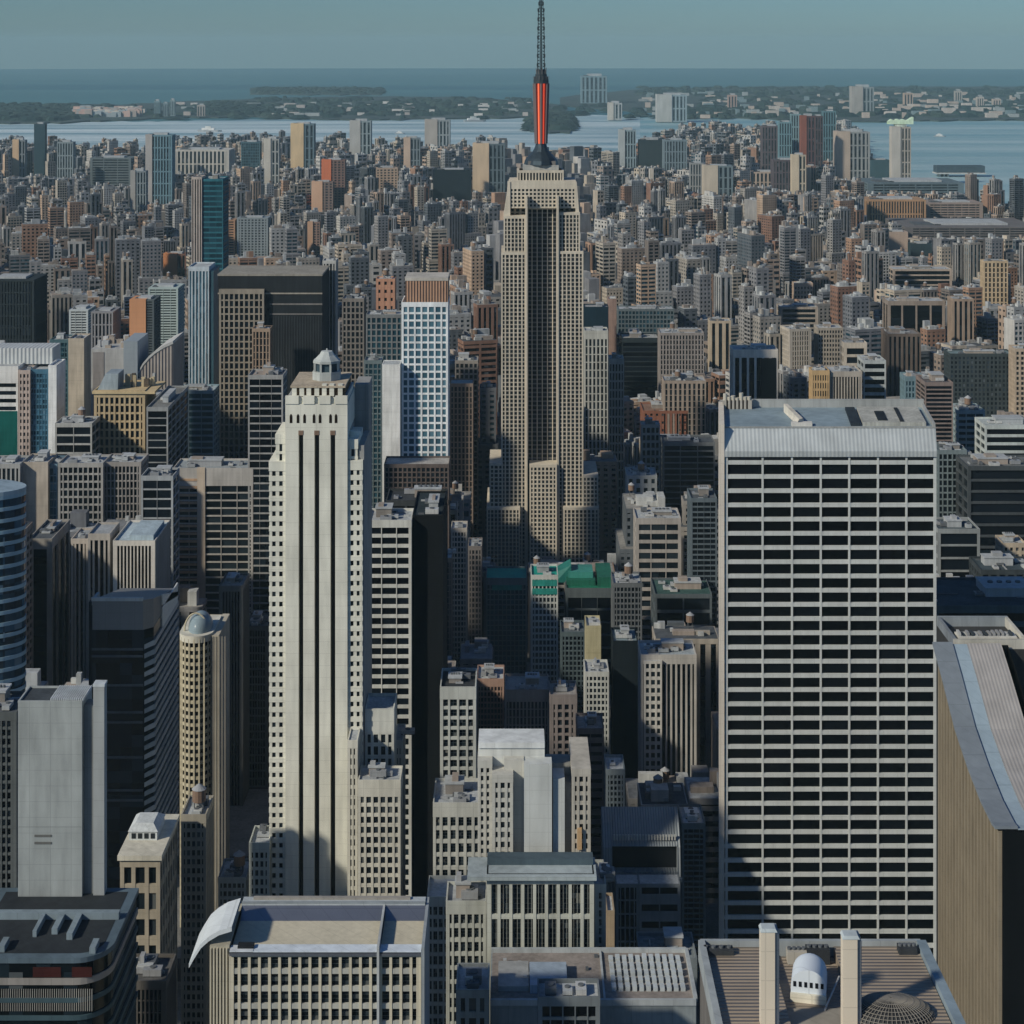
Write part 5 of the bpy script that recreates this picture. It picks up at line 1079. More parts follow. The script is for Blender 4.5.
T('yellow_stone_sliver', 'yellowish blank stone tower over a small white gridded block', 586, 601, 628, 812, 24, 'blank', (.42,.38,.24), kit=2, yb=676, short='the yellow stone sliver')
T('white_gridded_block', 'small white gridded block at the foot of the yellow stone sliver', 585, 609, 674, 790, 16, 'grid', (.50,.51,.48), 'dark', 6, 6, .35, .35, .5, .5, 722, kit=2)
T('dark_teal_block', 'dark teal block behind the yellow stone sliver', 561, 585, 634, 840, 28, 'grid', (.09,.12,.13), 'black', 5, 6, .3, .3, .5, .4, 690, kit=4, roofc=(.12,.14,.15))  # even dark teal walls
T('brown_plain_block', 'plain dark brown low block between brown ribbed and slender-ribbed buildings', 577, 604, 731, 690, 26, 'ribbon', (.16,.135,.13), 'dark', 9, 2, .6, .05, .4, .5, 790, kit=3, roofc=(.28,.27,.26), parts=True)
T('small_peach_windowed_block', 'small grey block with peach-lit upper windows above the metal building', 606, 625, 772, 668, 14, 'grid', (.20,.24,.26), 'mixed', 5.6, 5, .35, .35, .5, .8, 804, kit=1)
T('dark_hall_block', 'wide dark block with a dull green roof left of the wide slab', 655, 712, 596, 905, 44, 'ribbon', (.10,.12,.13), 'black', 14, 2, .2, .05, .8, .5, 640, kit=6, roofc=(.05,.10,.09))
T('cream_ribbon_block', 'cream block with dark ribbon floors right of the spire tower', 636, 681, 520, 985, 36, 'ribbon', (.40,.37,.34), 'dark', 9.2, 3, .35, .05, .7, 1.6, 568, kit=6, top=2.4, short='the cream ribbon block')
T('dark_slatted_tower', 'dark teal slatted tower against the left flank of the wide slab', 691, 717, 500, 930, 34, 'ribbon', (.12,.15,.17), 'black', 5.4, 4, .3, .05, .5, .4, 590, kit=4, roofc=R_DARK)
T('dark_slatted_block', 'dark block with a pale top line left of the wide slab', 663, 715, 444, 1120, 36, 'ribbon', (.15,.16,.165), 'black', 6, 3, .25, .05, .6, .5, 500, kit=3, roofc=R_DARK)
T('brick_low_block', 'low red-brown brick block right of the spire tower', 643, 688, 412, 1330, 50, 'wall' if 0 else 'grid', (.26,.115,.075), 'dark', 8, 8, .7, .6, .4, 1, 445, kit=5, roofc=(.24,.15,.11), parts=False, short='the red-brown brick block')
T('white_framed_small_block', 'small white-framed window block in front of the red-brown brick block', 641.5, 660, 426, 1180, 20, 'grid', (.44,.42,.38), 'dark', 7.5, 4, .32, .3, .6, .6, 456, kit=2)
T('white_rooftop_block', 'weathered pale block with white plant boxes right of the spire tower', 627, 657, 477, 1080, 34, 'grid', (.36,.38,.38), 'dark', 9, 4, .5, .5, .5, .6, 512, kit=12, roofc=(.42,.44,.45), tank=True)
T('cream_terraced_tower', 'cream tower with upright windows directly right of the spire tower', 584.5, 608, 332, 1250, 26, 'fins', (.46,.46,.42), 'dark', 8, 6, .12, .45, .5, .6, 462, kit=2, top=5, short='the cream neighbour tower')
T('cream_terraced_tower', 'shorter cream tower with tall narrow windows beside its cream neighbour', 609, 624, 360, 1262, 26, 'fins', (.42,.43,.40), 'dark', 9, 5, .2, .42, .5, .4, 410, kit=2, top=3)
T('navy_block', 'plain navy-black block peeking above the cream neighbour tower', 584, 608.5, 308, 1520, 30, 'blank', (.012,.03,.045), kit=1, yb=330, roofc=(.3,.3,.3))
T('black_slab_block', 'wide black block under a pale top line right of the spire tower', 622, 659, 339, 1520, 40, 'ribbon', (.03,.04,.045), 'black', 5, 1, .2, .01, .5, .5, 402, kit=3, roofc=(.36,.36,.34), top=3)
T('wide_dark_gridded_block', 'wide dark blue-grey gridded block beyond the wide black block', 618, 674, 310, 1640, 34, 'grid', (.13,.16,.17), 'teal', 4.4, 16, .3, .3, .5, .4, 336, kit=6, parts=False)
T('pink_sliver_tower', 'thin pinkish blank tower between the navy and dark gridded blocks', 608.5, 616.5, 300, 1560, 26, 'blank', (.32,.22,.18), kit=1, yb=350)
T('taupe_ribbed_block', 'taupe ribbed apartment slab in the middle right distance', 660, 704, 334, 1450, 40, 'fins', (.30,.27,.25), 'dark', 5, 14, .2, .5, .5, .4, 380, kit=8, tank=True, parts=False, short='the taupe ribbed slab')
T('taupe_lower_block', 'lower ribbed brown block before the taupe ribbed slab', 664, 706, 382, 1330, 36, 'fins', (.36,.30,.25), 'dark', 6, 9, .1, .5, .6, .6, 440, kit=8, tank=True)
T('cream_finned_tower', 'cream tower with three deep dark bays left of the black-panelled block', 710, 731, 322, 1600, 30, 'fins', (.48,.40,.30), 'dark', 6, 3, .0, .5, .8, 1, 375, kit=4, parts=True)
o_, a_, b_, Z_, rg_ = T('white_columned_block', 'white-framed block with four white columns and a solid black right panel', 733, 778, 351, 1200, 30, 'fins', (.66,.61,.53), 'black', 8, 6, .0, .3, 1.0, 1.4, 405, kit=5, top=4.5, short='the black-panelled block')
m = MB(); m.box(a_+18.3, b_-1.2, -.25, .6, 0, Z_-4.8, plainmat((.004,.008,.012), .3)); m.build('black_panel', o_)
T('gold_cornered_block', 'beige ribbed block with a golden left corner behind the wide slab roof', 830, 862, 373, 1130, 34, 'fins', (.40,.36,.31), 'dark', 8, 11, .0, .42, .7, .6, 405, kit=3, top=2.4, short='the golden-cornered block')
T('gold_corner_tower', 'small golden ornate corner tower left of the beige ribbed block', 812, 829.5, 372, 1128, 20, 'fins', (.52,.36,.19), 'dark', 8, 7, .3, .5, .5, .8, 403, kit=6, top=2.0)  # golden walls on the corner, beige on its neighbour
T('ribbon_windowed_block', 'grey block of pale ribbon floors right of the golden-cornered block', 863.5, 886, 362, 1150, 34, 'ribbon', (.42,.45,.44), 'black', 8, 1, .4, .02, .6, .3, 405, kit=3)
T('cream_framed_block', 'cream-framed box building above the ribbon-windowed block', 844, 867, 344, 1260, 28, 'ribbon', (.50,.44,.36), 'dark', 9, 1, .3, .03, 1.0, 2, 362, kit=2, top=3)
T('brown_ribbed_block', 'tall dark brown ribbed block with a grey side right of the ribbon floors', 888, 921, 335, 1300, 40, 'fins', (.15,.12,.10), 'dark', 6, 7, .0, .5, .6, .4, 400, kit=3, roofc=(.28,.26,.24), short='the dark brown ribbed block')
T('cream_corner_block', 'cream and grey corner block in the middle right distance', 789, 812, 330, 1480, 36, 'fins', (.48,.43,.36), 'dark', 5, 9, .2, .5, .5, 1.5, 372, kit=3, parts=False, rz=R(12))
T('gridded_taupe_block', 'taupe gridded apartment block right of the cream corner block', 818, 843, 329, 1490, 34, 'grid', (.36,.32,.27), 'dark', 4.6, 9, .4, .4, .5, .5, 366, kit=5, parts=False)
T('shelf_fronted_block', 'beige-edged block with horizontal shelves and pale roof', 780, 818, 308, 1680, 36, 'ribbon', (.36,.31,.26), 'dark', 5, 1, .35, .02, .8, 2.4, 332, kit=3, parts=True)
T('domed_stone_tower', 'sandy stone tower with a stepped pale crown in the right middle distance', 794, 813, 284, 1950, 24, 'grid', (.48,.37,.29), 'dark', 4.5, 6, .45, .5, .4, .8, 304, kit=4, parts=False, top=3)
T('black_wide_panel_block', 'wide block with two black window panels and taupe ends', 888, 945, 302, 1600, 40, 'fins', (.30,.25,.21), 'black', 6, 4, .0, .12, .7, 2.4, 330, kit=5, top=3, parts=True, short='the two-panelled block')
T('brown_end_tower', 'brown ribbed tower right of the two black window panels', 953, 974, 300, 1580, 34, 'fins', (.34,.26,.20), 'dark', 6, 4, .0, .5, .7, .5, 346, kit=3)
T('long_banded_block', 'long low block with cream bands in the far right middle distance', 893, 952, 270, 2050, 50, 'ribbon', (.42,.35,.29), 'dark', 5, 1, .3, .01, .6, 2.6, 290, kit=7, parts=False)
T('ornate_peach_tower', 'peach stone tower with arched crown on the right side of the distance', 984, 1008, 262, 1900, 26, 'fins', (.52,.40,.26), 'dark', 5, 6, .2, .5, .6, 1, 308, kit=6, tank=True, parts=False)
T('dark_apartment_slab', 'broad black apartment slab with tiny lit windows right of the wide slab', 950, 1014, 355, 1250, 30, 'grid', (.055,.07,.075), 'mixed', 4.6, 16, .4, .4, .4, .4, 425, kit=7, roofc=(.2,.27,.28), parts=False, short='the broad black apartment slab')
T('beige_edge_slab', 'beige windowed tower sliver at the right edge', 1015, 1040, 350, 1230, 26, 'grid', (.46,.37,.28), 'dark', 5, 5, .4, .45, .5, 1, 425, kit=3)
T('brown_banded_tower', 'brown tower with thin floor lines behind the right end of the wide slab', 925, 953, 384, 1020, 38, 'ribbon', (.24,.19,.17), 'black', 4.2, 1, .35, .02, .4, .3, 450, kit=3, roofc=(.12,.11,.11), parts=True, short='the brown banded tower')
T('teal_crowned_tower', 'small teal tower with a stepped pale crown left of the brown banded tower', 905, 925, 378, 1100, 24, 'fins', (.16,.24,.27), 'teal', 6, 6, .3, .4, .5, .4, 405, kit=4, top=2)
T('pale_stepped_roofs', 'stack of pale cluttered terraces right of the brown banded tower', 957, 985, 412, 1060, 34, 'ribbon', (.30,.37,.38), 'teal', 6, 3, .5, .1, .8, .4, 452, kit=14, tank=True, roofc=(.4,.46,.47))
T('white_banded_low_block', 'low block with white floor bands at the right edge below the black slab', 985, 1050, 427, 1000, 36, 'ribbon', (.50,.54,.52), 'black', 8, 1, .34, .01, .8, .3, 454, kit=4, roofc=(.4,.44,.44))
T('dark_mesh_block', 'dark glinting gridded block beside the right edge of the wide slab', 938, 967, 452, 930, 30, 'grid', (.17,.21,.22), 'black', 6.5, 6, .25, .25, .5, .3, 525, kit=8, roofc=(.12,.15,.16))
T('black_terraced_block', 'black terraced block with thin pale ledges at the right edge', 968, 1050, 468, 900, 40, 'ribbon', (.07,.08,.085), 'black', 11, 1, .2, .01, 1.2, .3, 530, kit=10, roofc=(.16,.17,.17))
T('black_ledged_block', 'black block with three long pale ledges right of the wide slab', 938, 980, 531, 840, 34, 'ribbon', (.28,.30,.30), 'black', 13, 1, .14, .01, 1.0, .3, 580, kit=4, roofc=(.08,.10,.11))
T('cream_stone_cluster', 'small cream stepped building standing among black blocks at the right', 1003, 1026, 545, 860, 14, 'grid', (.50,.42,.32), 'mixed', 7, 4, .5, .5, .6, .6, 570, kit=5)  # even cream walls
T('black_edge_block', 'black block with faint lights near the right edge', 981, 1050, 572, 800, 34, 'grid', (.05,.06,.065), 'black', 9, 8, .3, .3, .6, .3, 592, kit=7, roofc=(.06,.08,.09))
T('navy_flat_block', 'broad flat navy-roofed block right of the wide slab', 936, 1060, 608, 700, 60, 'ribbon', (.05,.085,.105), 'black', 14, 1, .4, .01, .8, .3, 645, kit=2, roofc=(.045,.075,.095), top=2)
T('blue_louvred_sliver', 'blue louvred building at the right edge behind the swept roof', 1010, 1060, 660, 560, 24, 'ribbon', (.22,.30,.35), 'blue', 13, 2, .3, .05, .6, .3, 760, kit=1)

# ------------------------------------------------------------------ distant towers, each a thing of its own
def far(name, label, x0, x1, y, ybase, c, c2=None, split=None, rot=0, style='fins', nx=5, cat='tower', dep=None, top='flat', d=None):
    d = d or DY(ybase); X0, X1 = WX(x0, d), WX(x1, d); W = X1-X0; Z = WZ(y, d); r_ = random.Random(int(x0*3+y)); dep = dep or W*.7
    root = empty(name, ((X0+X1)/2, d, 0), R(rot)); tag(root, label, cat)
    wl = wallmat(c, .85, .15, .03); gl = glassmat(G_SLATE if style != 'glass' else G_TEAL, .2, 1, 6, 8)
    m = MB(); a, b = -W/2, W/2; px_m = d/FPX
    if style == 'blank': m.box(a, b, 0, dep, 0, Z, wl)
    else: facade(m, a, b, 0, dep, 0, Z, wl, gl, nx, max(2, int(nx*.7)), {'fins':12,'grid':2.6,'ribbon':2.6,'glass':3}[style]*px_m, {'fins':.1,'grid':.45,'ribbon':.5,'glass':.25}[style], {'fins':.45,'grid':.45,'ribbon':.05,'glass':.2}[style], .12*W/nx+.5, W*.06, True, True, px_m*1.5)
    m.build('wall', root)
    if c2:  # second colour paints the sunlit left side paler than the rest
        m = MB(); s = a+W*split; m.box(a-1, s, -px_m*.8, dep*.8, 0, Z+px_m*.6, wallmat(c2, .85, .15, .03)); m.build('painted_lit_side', root)
    m = MB(); m.box(a+W*.25, b-W*.2, dep*.2, dep*.7, Z-.5, Z+px_m*r_.uniform(1,2.4), wallmat(R_PALE)); m.box(a+W*.1, a+W*.3, dep*.2, dep*.5, Z-.5, Z+px_m*.9, wallmat(R_DARK)); m.build('bulkhead', root)
    VIS.append((x0, x1, y, ybase-4, d)); FOOT.append((X0-6, X1+6, d-8, d+dep+8))
    return root, a, b, Z, px_m, dep
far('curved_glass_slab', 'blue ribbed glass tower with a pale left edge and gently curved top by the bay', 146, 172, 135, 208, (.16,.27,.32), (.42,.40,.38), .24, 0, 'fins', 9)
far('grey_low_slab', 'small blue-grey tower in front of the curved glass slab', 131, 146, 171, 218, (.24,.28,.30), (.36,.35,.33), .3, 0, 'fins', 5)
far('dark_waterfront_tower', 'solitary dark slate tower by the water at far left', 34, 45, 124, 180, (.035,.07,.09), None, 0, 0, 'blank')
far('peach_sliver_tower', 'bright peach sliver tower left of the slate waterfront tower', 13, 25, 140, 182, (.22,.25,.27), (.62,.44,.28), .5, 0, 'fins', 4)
far('twin_grey_tower', 'pair of grey ribbed waterfront towers left of the bay', 57, 73, 142, 182, (.25,.30,.32), None, 0, 0, 'fins', 6)
far('long_white_hall', 'long low white-roofed hall on the shore at left', 90, 131, 158, 190, (.14,.17,.18), None, 0, 0, 'ribbon', 3, 'hall')
far('colonnaded_slab', 'wide pale colonnaded slab building on the shore', 173, 229, 150, 178, (.52,.50,.45), None, 0, 0, 'fins', 14, 'building')
far('teal_office_slab', 'dark teal office slab right of the colonnaded slab', 241, 260, 142, 172, (.08,.15,.18), None, 0, 0, 'glass', 8)
far('white_sliver_tower', 'narrow white tower beside the teal office slab', 264, 279, 139, 188, (.36,.37,.36), (.55,.52,.46), .45, 0, 'fins', 4)
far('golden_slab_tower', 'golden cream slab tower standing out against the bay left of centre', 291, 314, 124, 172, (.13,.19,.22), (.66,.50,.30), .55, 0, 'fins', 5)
far('red_brick_tower', 'red brick stepped tower with orange light painted on its left face', 322, 345, 160, 214, (.20,.13,.11), (.62,.19,.09), .4, 0, 'grid', 6, 'tower')
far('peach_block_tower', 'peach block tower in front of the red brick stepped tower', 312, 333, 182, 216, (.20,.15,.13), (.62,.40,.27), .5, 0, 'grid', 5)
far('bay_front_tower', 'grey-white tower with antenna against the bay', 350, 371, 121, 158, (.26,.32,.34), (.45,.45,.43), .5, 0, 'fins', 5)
far('cream_black_tower', 'tower painted sunlit cream at left and shaded at right, left of the spire tower', 473, 505, 144, 196, (.12,.16,.18), (.62,.48,.33), .5, 0, 'fins', 8)
far('black_block', 'solid black block building with a pale roof left of the spire tower', 433, 471, 170, 205, (.012,.02,.027), None, 0, 0, 'blank', 3, 'office block')
far('tan_twin_tower', 'tan and grey tower left of the solid black block', 404, 420, 138, 172, (.20,.24,.26), (.55,.42,.32), .4, 0, 'fins', 5)
far('cluster_tower', 'taupe waterfront tower cluster above the solid black block', 425, 450, 120, 150, (.28,.31,.32), (.42,.38,.34), .5, 0, 'fins', 7)
far('tan_wide_block', 'tan wide apartment block left of the solid black block', 376, 398, 168, 196, (.50,.37,.27), None, 0, 10, 'grid', 6)
far('brick_tower', 'brown brick tower with left face painted peach as if sunlit among low blocks', 306, 320, 222, 262, (.26,.18,.15), (.52,.33,.22), .5, 0, 'grid', 4)
far('orange_banded_block', 'orange-brown banded block right of the slim blue-green tower', 211, 235, 220, 262, (.40,.24,.15), None, 0, 0, 'ribbon', 4, 'apartment block')
far('blue_gridded_block', 'blue-grey gridded slab right of the orange-brown banded block', 237, 268, 218, 262, (.24,.28,.30), None, 0, 0, 'grid', 9, 'apartment block')
far('orange_brick_tower', 'bright orange brick tower in the left distance', 164, 186, 254, 284, (.20,.11,.08), (.60,.25,.11), .6, 0, 'fins', 5)
far('orange_round_tower', 'orange ribbed tower above the wedge-roofed building', 131, 154, 300, 338, (.10,.12,.13), (.60,.30,.16), .65, 0, 'ribbon', 4, dep=24, d=1250)
far('white_green_glass_block', 'pale green-white glass block beside the slim tower', 148, 178, 288, 332, (.42,.50,.48), None, 0, 0, 'ribbon', 4, 'office block', d=1350, dep=26)
far('black_wide_block', 'wide black ribbed block at the left edge of the distance', -20, 34, 280, 330, (.03,.04,.045), None, 0, 0, 'fins', 18, 'office block', d=1400, dep=40)
far('grey_fin_block', 'grey block with two white fins in the left middle distance', 91, 113, 312, 348, (.26,.26,.27), None, 0, 0, 'fins', 6, 'office block', d=1260, dep=26)
far('white_banded_far_block', 'white banded block above the grey finned block', 69, 88, 310, 335, (.48,.52,.52), None, 0, 0, 'ribbon', 3, 'office block', d=1350, dep=26)
far('twin_blue_tower', 'blue-grey tower pair on the far point right of the spire tower', 657, 687, 95, 122, (.26,.33,.36), (.42,.42,.40), .5, 0, 'fins', 8)
far('hazy_tower_row', 'hazy row of six far towers on the horizon right of the spire', 581, 607, 76, 104, (.20,.29,.33), None, 0, 0, 'fins', 6, 'tower row')
far('far_white_tower', 'small pale tower pair across the water right of the spire tower', 608, 622, 103, 120, (.36,.38,.38), (.5,.47,.42), .4, 0, 'fins', 4)
far('blue_ribbed_tower', 'blue ribbed tower beside the bay right of the spire tower', 619, 636, 130, 172, (.26,.34,.37), (.42,.46,.46), .35, 0, 'fins', 6)
far('black_fronted_block', 'black-fronted block with pale roof line right of the blue ribbed tower', 639, 663, 140, 172, (.03,.045,.05), None, 0, 0, 'blank', 3)
far('slate_wide_slab', 'slate ribbed wide slab right of the black-fronted block', 663.5, 687, 140, 174, (.20,.26,.29), None, 0, 0, 'fins', 8)
far('cream_slate_tower', 'cream and slate tower in the right-centre distance', 704, 733, 166, 200, (.16,.21,.23), (.55,.48,.38), .48, 0, 'fins', 6)
far('grey_left_neighbour', 'grey ribbed tower left of the cream and slate tower', 690, 704, 163, 198, (.30,.31,.31), None, 0, 0, 'fins', 5)
far('far_taupe_tower', 'taupe tower rising alone on the far right shore', 852, 874, 87, 116, (.25,.29,.30), (.38,.36,.33), .5, 0, 'fins', 6)
far('peach_far_tower', 'tiny peach tower on the far shore right of the taupe one', 904, 913, 93, 108, (.50,.38,.30), None, 0, 0, 'fins', 3)
far('pink_far_tower', 'tiny pinkish tower on the far shore above the channel', 728, 737, 95, 110, (.46,.33,.28), None, 0, 0, 'fins', 3)
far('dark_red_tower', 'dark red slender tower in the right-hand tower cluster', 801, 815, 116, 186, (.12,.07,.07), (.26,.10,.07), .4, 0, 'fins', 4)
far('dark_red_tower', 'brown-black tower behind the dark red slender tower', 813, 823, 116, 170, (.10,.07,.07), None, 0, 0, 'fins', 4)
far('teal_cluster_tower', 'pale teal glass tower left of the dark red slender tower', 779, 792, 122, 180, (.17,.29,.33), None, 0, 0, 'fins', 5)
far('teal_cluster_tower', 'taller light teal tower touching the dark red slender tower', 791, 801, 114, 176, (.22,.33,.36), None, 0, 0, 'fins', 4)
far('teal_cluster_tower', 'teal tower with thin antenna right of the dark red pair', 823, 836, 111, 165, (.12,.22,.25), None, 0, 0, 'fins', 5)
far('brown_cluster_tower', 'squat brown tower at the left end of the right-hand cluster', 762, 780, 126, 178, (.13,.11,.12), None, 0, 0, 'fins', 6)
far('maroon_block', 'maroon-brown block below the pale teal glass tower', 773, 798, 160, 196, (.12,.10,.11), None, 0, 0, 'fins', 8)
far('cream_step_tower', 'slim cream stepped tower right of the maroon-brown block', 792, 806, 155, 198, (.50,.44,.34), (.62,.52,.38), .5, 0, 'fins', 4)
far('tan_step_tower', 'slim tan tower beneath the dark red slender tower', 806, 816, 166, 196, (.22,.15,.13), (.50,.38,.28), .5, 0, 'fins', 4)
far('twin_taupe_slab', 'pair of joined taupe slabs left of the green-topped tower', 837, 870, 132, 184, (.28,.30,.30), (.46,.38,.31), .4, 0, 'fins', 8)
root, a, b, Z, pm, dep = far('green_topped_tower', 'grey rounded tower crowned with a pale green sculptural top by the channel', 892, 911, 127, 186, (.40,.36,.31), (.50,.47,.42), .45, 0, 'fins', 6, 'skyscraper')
m = MB(); m.cyl(0, dep/2, Z, Z+pm*2.2, (b-a)*.36, wallmat((.42,.48,.40)), 14, .75); gq = wallmat((.62,.78,.58), .6)
rr_ = random.Random(8); pts_ = [(-12,1.5),(-9,4),(-6,2.5),(-3,4.2),(0,3.0),(3,4.0),(6,2.4),(9,3.8),(11,5.4),(13,6.2)]
for (u0, v0), (u1, v1) in zip(pts_, pts_[1:]):
    P = [(u0*pm, 10, Z+pm*2.6), (u1*pm, 10, Z+pm*2.6), (u1*pm, 10, Z+pm*(3.6+v1)), (u0*pm, 10, Z+pm*(3.6+v0)), (u0*pm, 30, Z+pm*2.6), (u1*pm, 30, Z+pm*2.6), (u1*pm, 30, Z+pm*(3.6+v1)), (u0*pm, 30, Z+pm*(3.6+v0))]
    m.poly(P, [(0,1,2,3), (7,6,5,4), (3,2,6,7), (0,4,5,1)], gq)
for u in (-5, 0, 5): m.bar((u*pm*.6, 20, Z), (u*pm, 20, Z+pm*3), 4, wallmat((.2,.36,.2)), 5)
m.build('sculptural_top', root)
far('round_orange_hall', 'round-topped sandy hall at the left of the cream stepped tower', 752, 780, 172, 192, (.45,.36,.29), None, 0, 0, 'fins', 7, 'hall')
far('dark_teal_hall', 'dark teal flat hall between twin slabs and the green-topped tower', 870, 890, 160, 184, (.05,.10,.12), None, 0, 0, 'blank', 4, 'hall')
far('long_orange_block', 'long orange-brown ribbed warehouse in the right distance', 867, 926, 200, 228, (.42,.26,.15), None, 0, 0, 'fins', 22, 'warehouse')
far('long_brown_block', 'long brown warehouse with a pale roof right of the orange-brown one', 927, 983, 203, 224, (.32,.26,.23), None, 0, 0, 'ribbon', 8, 'warehouse')
far('long_cream_hall', 'long low cream-roofed hall with dark front in the right distance', 905, 1040, 227, 243, (.16,.15,.15), None, 0, 0, 'ribbon', 9, 'warehouse')
far('long_dark_shed', 'long dark shed with bluish roof near the channel', 868, 964, 183, 198, (.12,.16,.18), None, 0, 0, 'ribbon', 6, 'shed')
far('beige_windowless_block', 'beige windowless trapezoid block in the right middle distance', 886, 908, 232, 256, (.44,.34,.27), None, 0, 0, 'blank', 3)
far('dark_drum_block', 'dark block with a white domed roof right of the beige windowless block', 911, 932, 244, 262, (.03,.05,.06), None, 0, 0, 'blank', 3)
# elevated jetty head over the channel
d = DY(176); k = d/FPX; root = empty('pier_shed', (WX(960, d), d, 0)); tag(root, 'dark roofed pier shed standing out over the channel on legs', 'pier')
m = MB(); m.box(-23*k*1.0, 25*k, 0, 40, WZ(172.5, d), WZ(166, d), wallmat((.06,.09,.11)), True); m.box(-24*k, 26*k, -3, 43, WZ(174, d), WZ(172.7, d), wallmat((.45,.47,.46)), True); m.build('shed', root)
m = MB()
for x_ in (-20, -16, -12): m.box(x_*k, (x_+1.4)*k, 4, 34, -6, WZ(174, d), wallmat((.4,.42,.42)))
m.build('trestle', root)
# town strips across the bay
def shore_town(name, label, n, xr, yr, hr, wr, cols, seed):
    r_ = random.Random(seed); m = MB()
    mts = [wallmat(c, .9, .2, .01) for c in cols]
    for _ in range(n):
        x = r_.uniform(*xr); y = r_.uniform(*yr); d = DY(y); w_ = r_.uniform(*wr); h = r_.uniform(*hr); X = WX(x, d)
        m.box(X-w_/2, X+w_/2, d, d+w_*.6, 2, 4+h, r_.choice(mts))
    tag(m.build(name), label, 'building', None, 'stuff')
shore_town('far_shore_town', 'rows of tiny pink and white blocks on the far shore', 150, (75, 140), (113, 118), (18, 34), (15, 55), [(.55,.38,.32),(.6,.55,.48),(.4,.34,.3),(.35,.4,.42)], 3)
shore_town('far_shore_town', 'scattered pale houses along the far right shore', 190, (640, 1040), (95, 119), (8, 26), (14, 60), [(.5,.42,.36),(.35,.38,.38),(.2,.27,.29),(.55,.5,.45)], 4)
shore_town('far_shore_town', 'scattered pale sheds on the far shore left of the spire', 60, (180, 530), (104, 117), (6, 18), (16, 70), [(.5,.45,.42),(.35,.38,.38),(.6,.58,.55)], 5)
for x0, x1, y, yb_, c, lb in ((154,160,101,117,(.20,.30,.33),'tiny teal tower on the far left shore'),(163,168,103,117,(.2,.27,.3),'small slate tower right of the tiny teal tower'),(170,175,100,117,(.25,.33,.35),'tallest tiny tower in the far left shore trio'),(197,205,105,117,(.4,.36,.33),'tiny taupe block on the far shore above the colonnaded slab'),
    (955,962,91,104,(.45,.42,.38),'tiny white tower on the far right shore'),(977,984,97,108,(.5,.45,.4),'pale cube on the far right shore left of its twin'),(993,1001,99,108,(.5,.42,.36),'pale cube at the far right end of the shore')):
    far('far_shore_tower', lb, x0, x1, y, yb_, c, None, 0, 0, 'fins', 3)
# boats on the bay
def boat(x, y, L, lb):
    d = DY(y); root = empty('ferry_boat', (WX(x, d), d, -2.5), R(random.Random(int(x)).uniform(-20, 20))); tag(root, lb, 'boat', 'boats on the bay')
    m = MB(); m.prism([(-L/2, -L*.1), (L*.35, -L*.1), (L/2, 0), (L*.35, L*.1), (-L/2, L*.1)], -.3, L*.06+1, wallmat((.35,.37,.38)), True, 1.06); m.build('hull', root)
    m = MB(); m.box(-L*.35, L*.2, -L*.07, L*.07, L*.06+1, L*.14+2, wallmat((.7,.7,.68))); m.box(-L*.2, L*.05, -L*.05, L*.05, L*.14+2, L*.2+3, wallmat((.6,.62,.6))); m.build('cabin', root)
for x, y, L, lb in ((210,131,150,'white boat on the bay above the colonnaded slab'),(193,141,60,'small boat nearest the colonnaded slab'),(400,133,60,'small boat on the bay left of the spire'),(475,121,160,'long white ship on the bay near the far shore'),(590,150,70,'little boat on the bay right of the spire'),(940,136,70,'small boat out on the right channel')): boat(x, y, L*.6, lb)

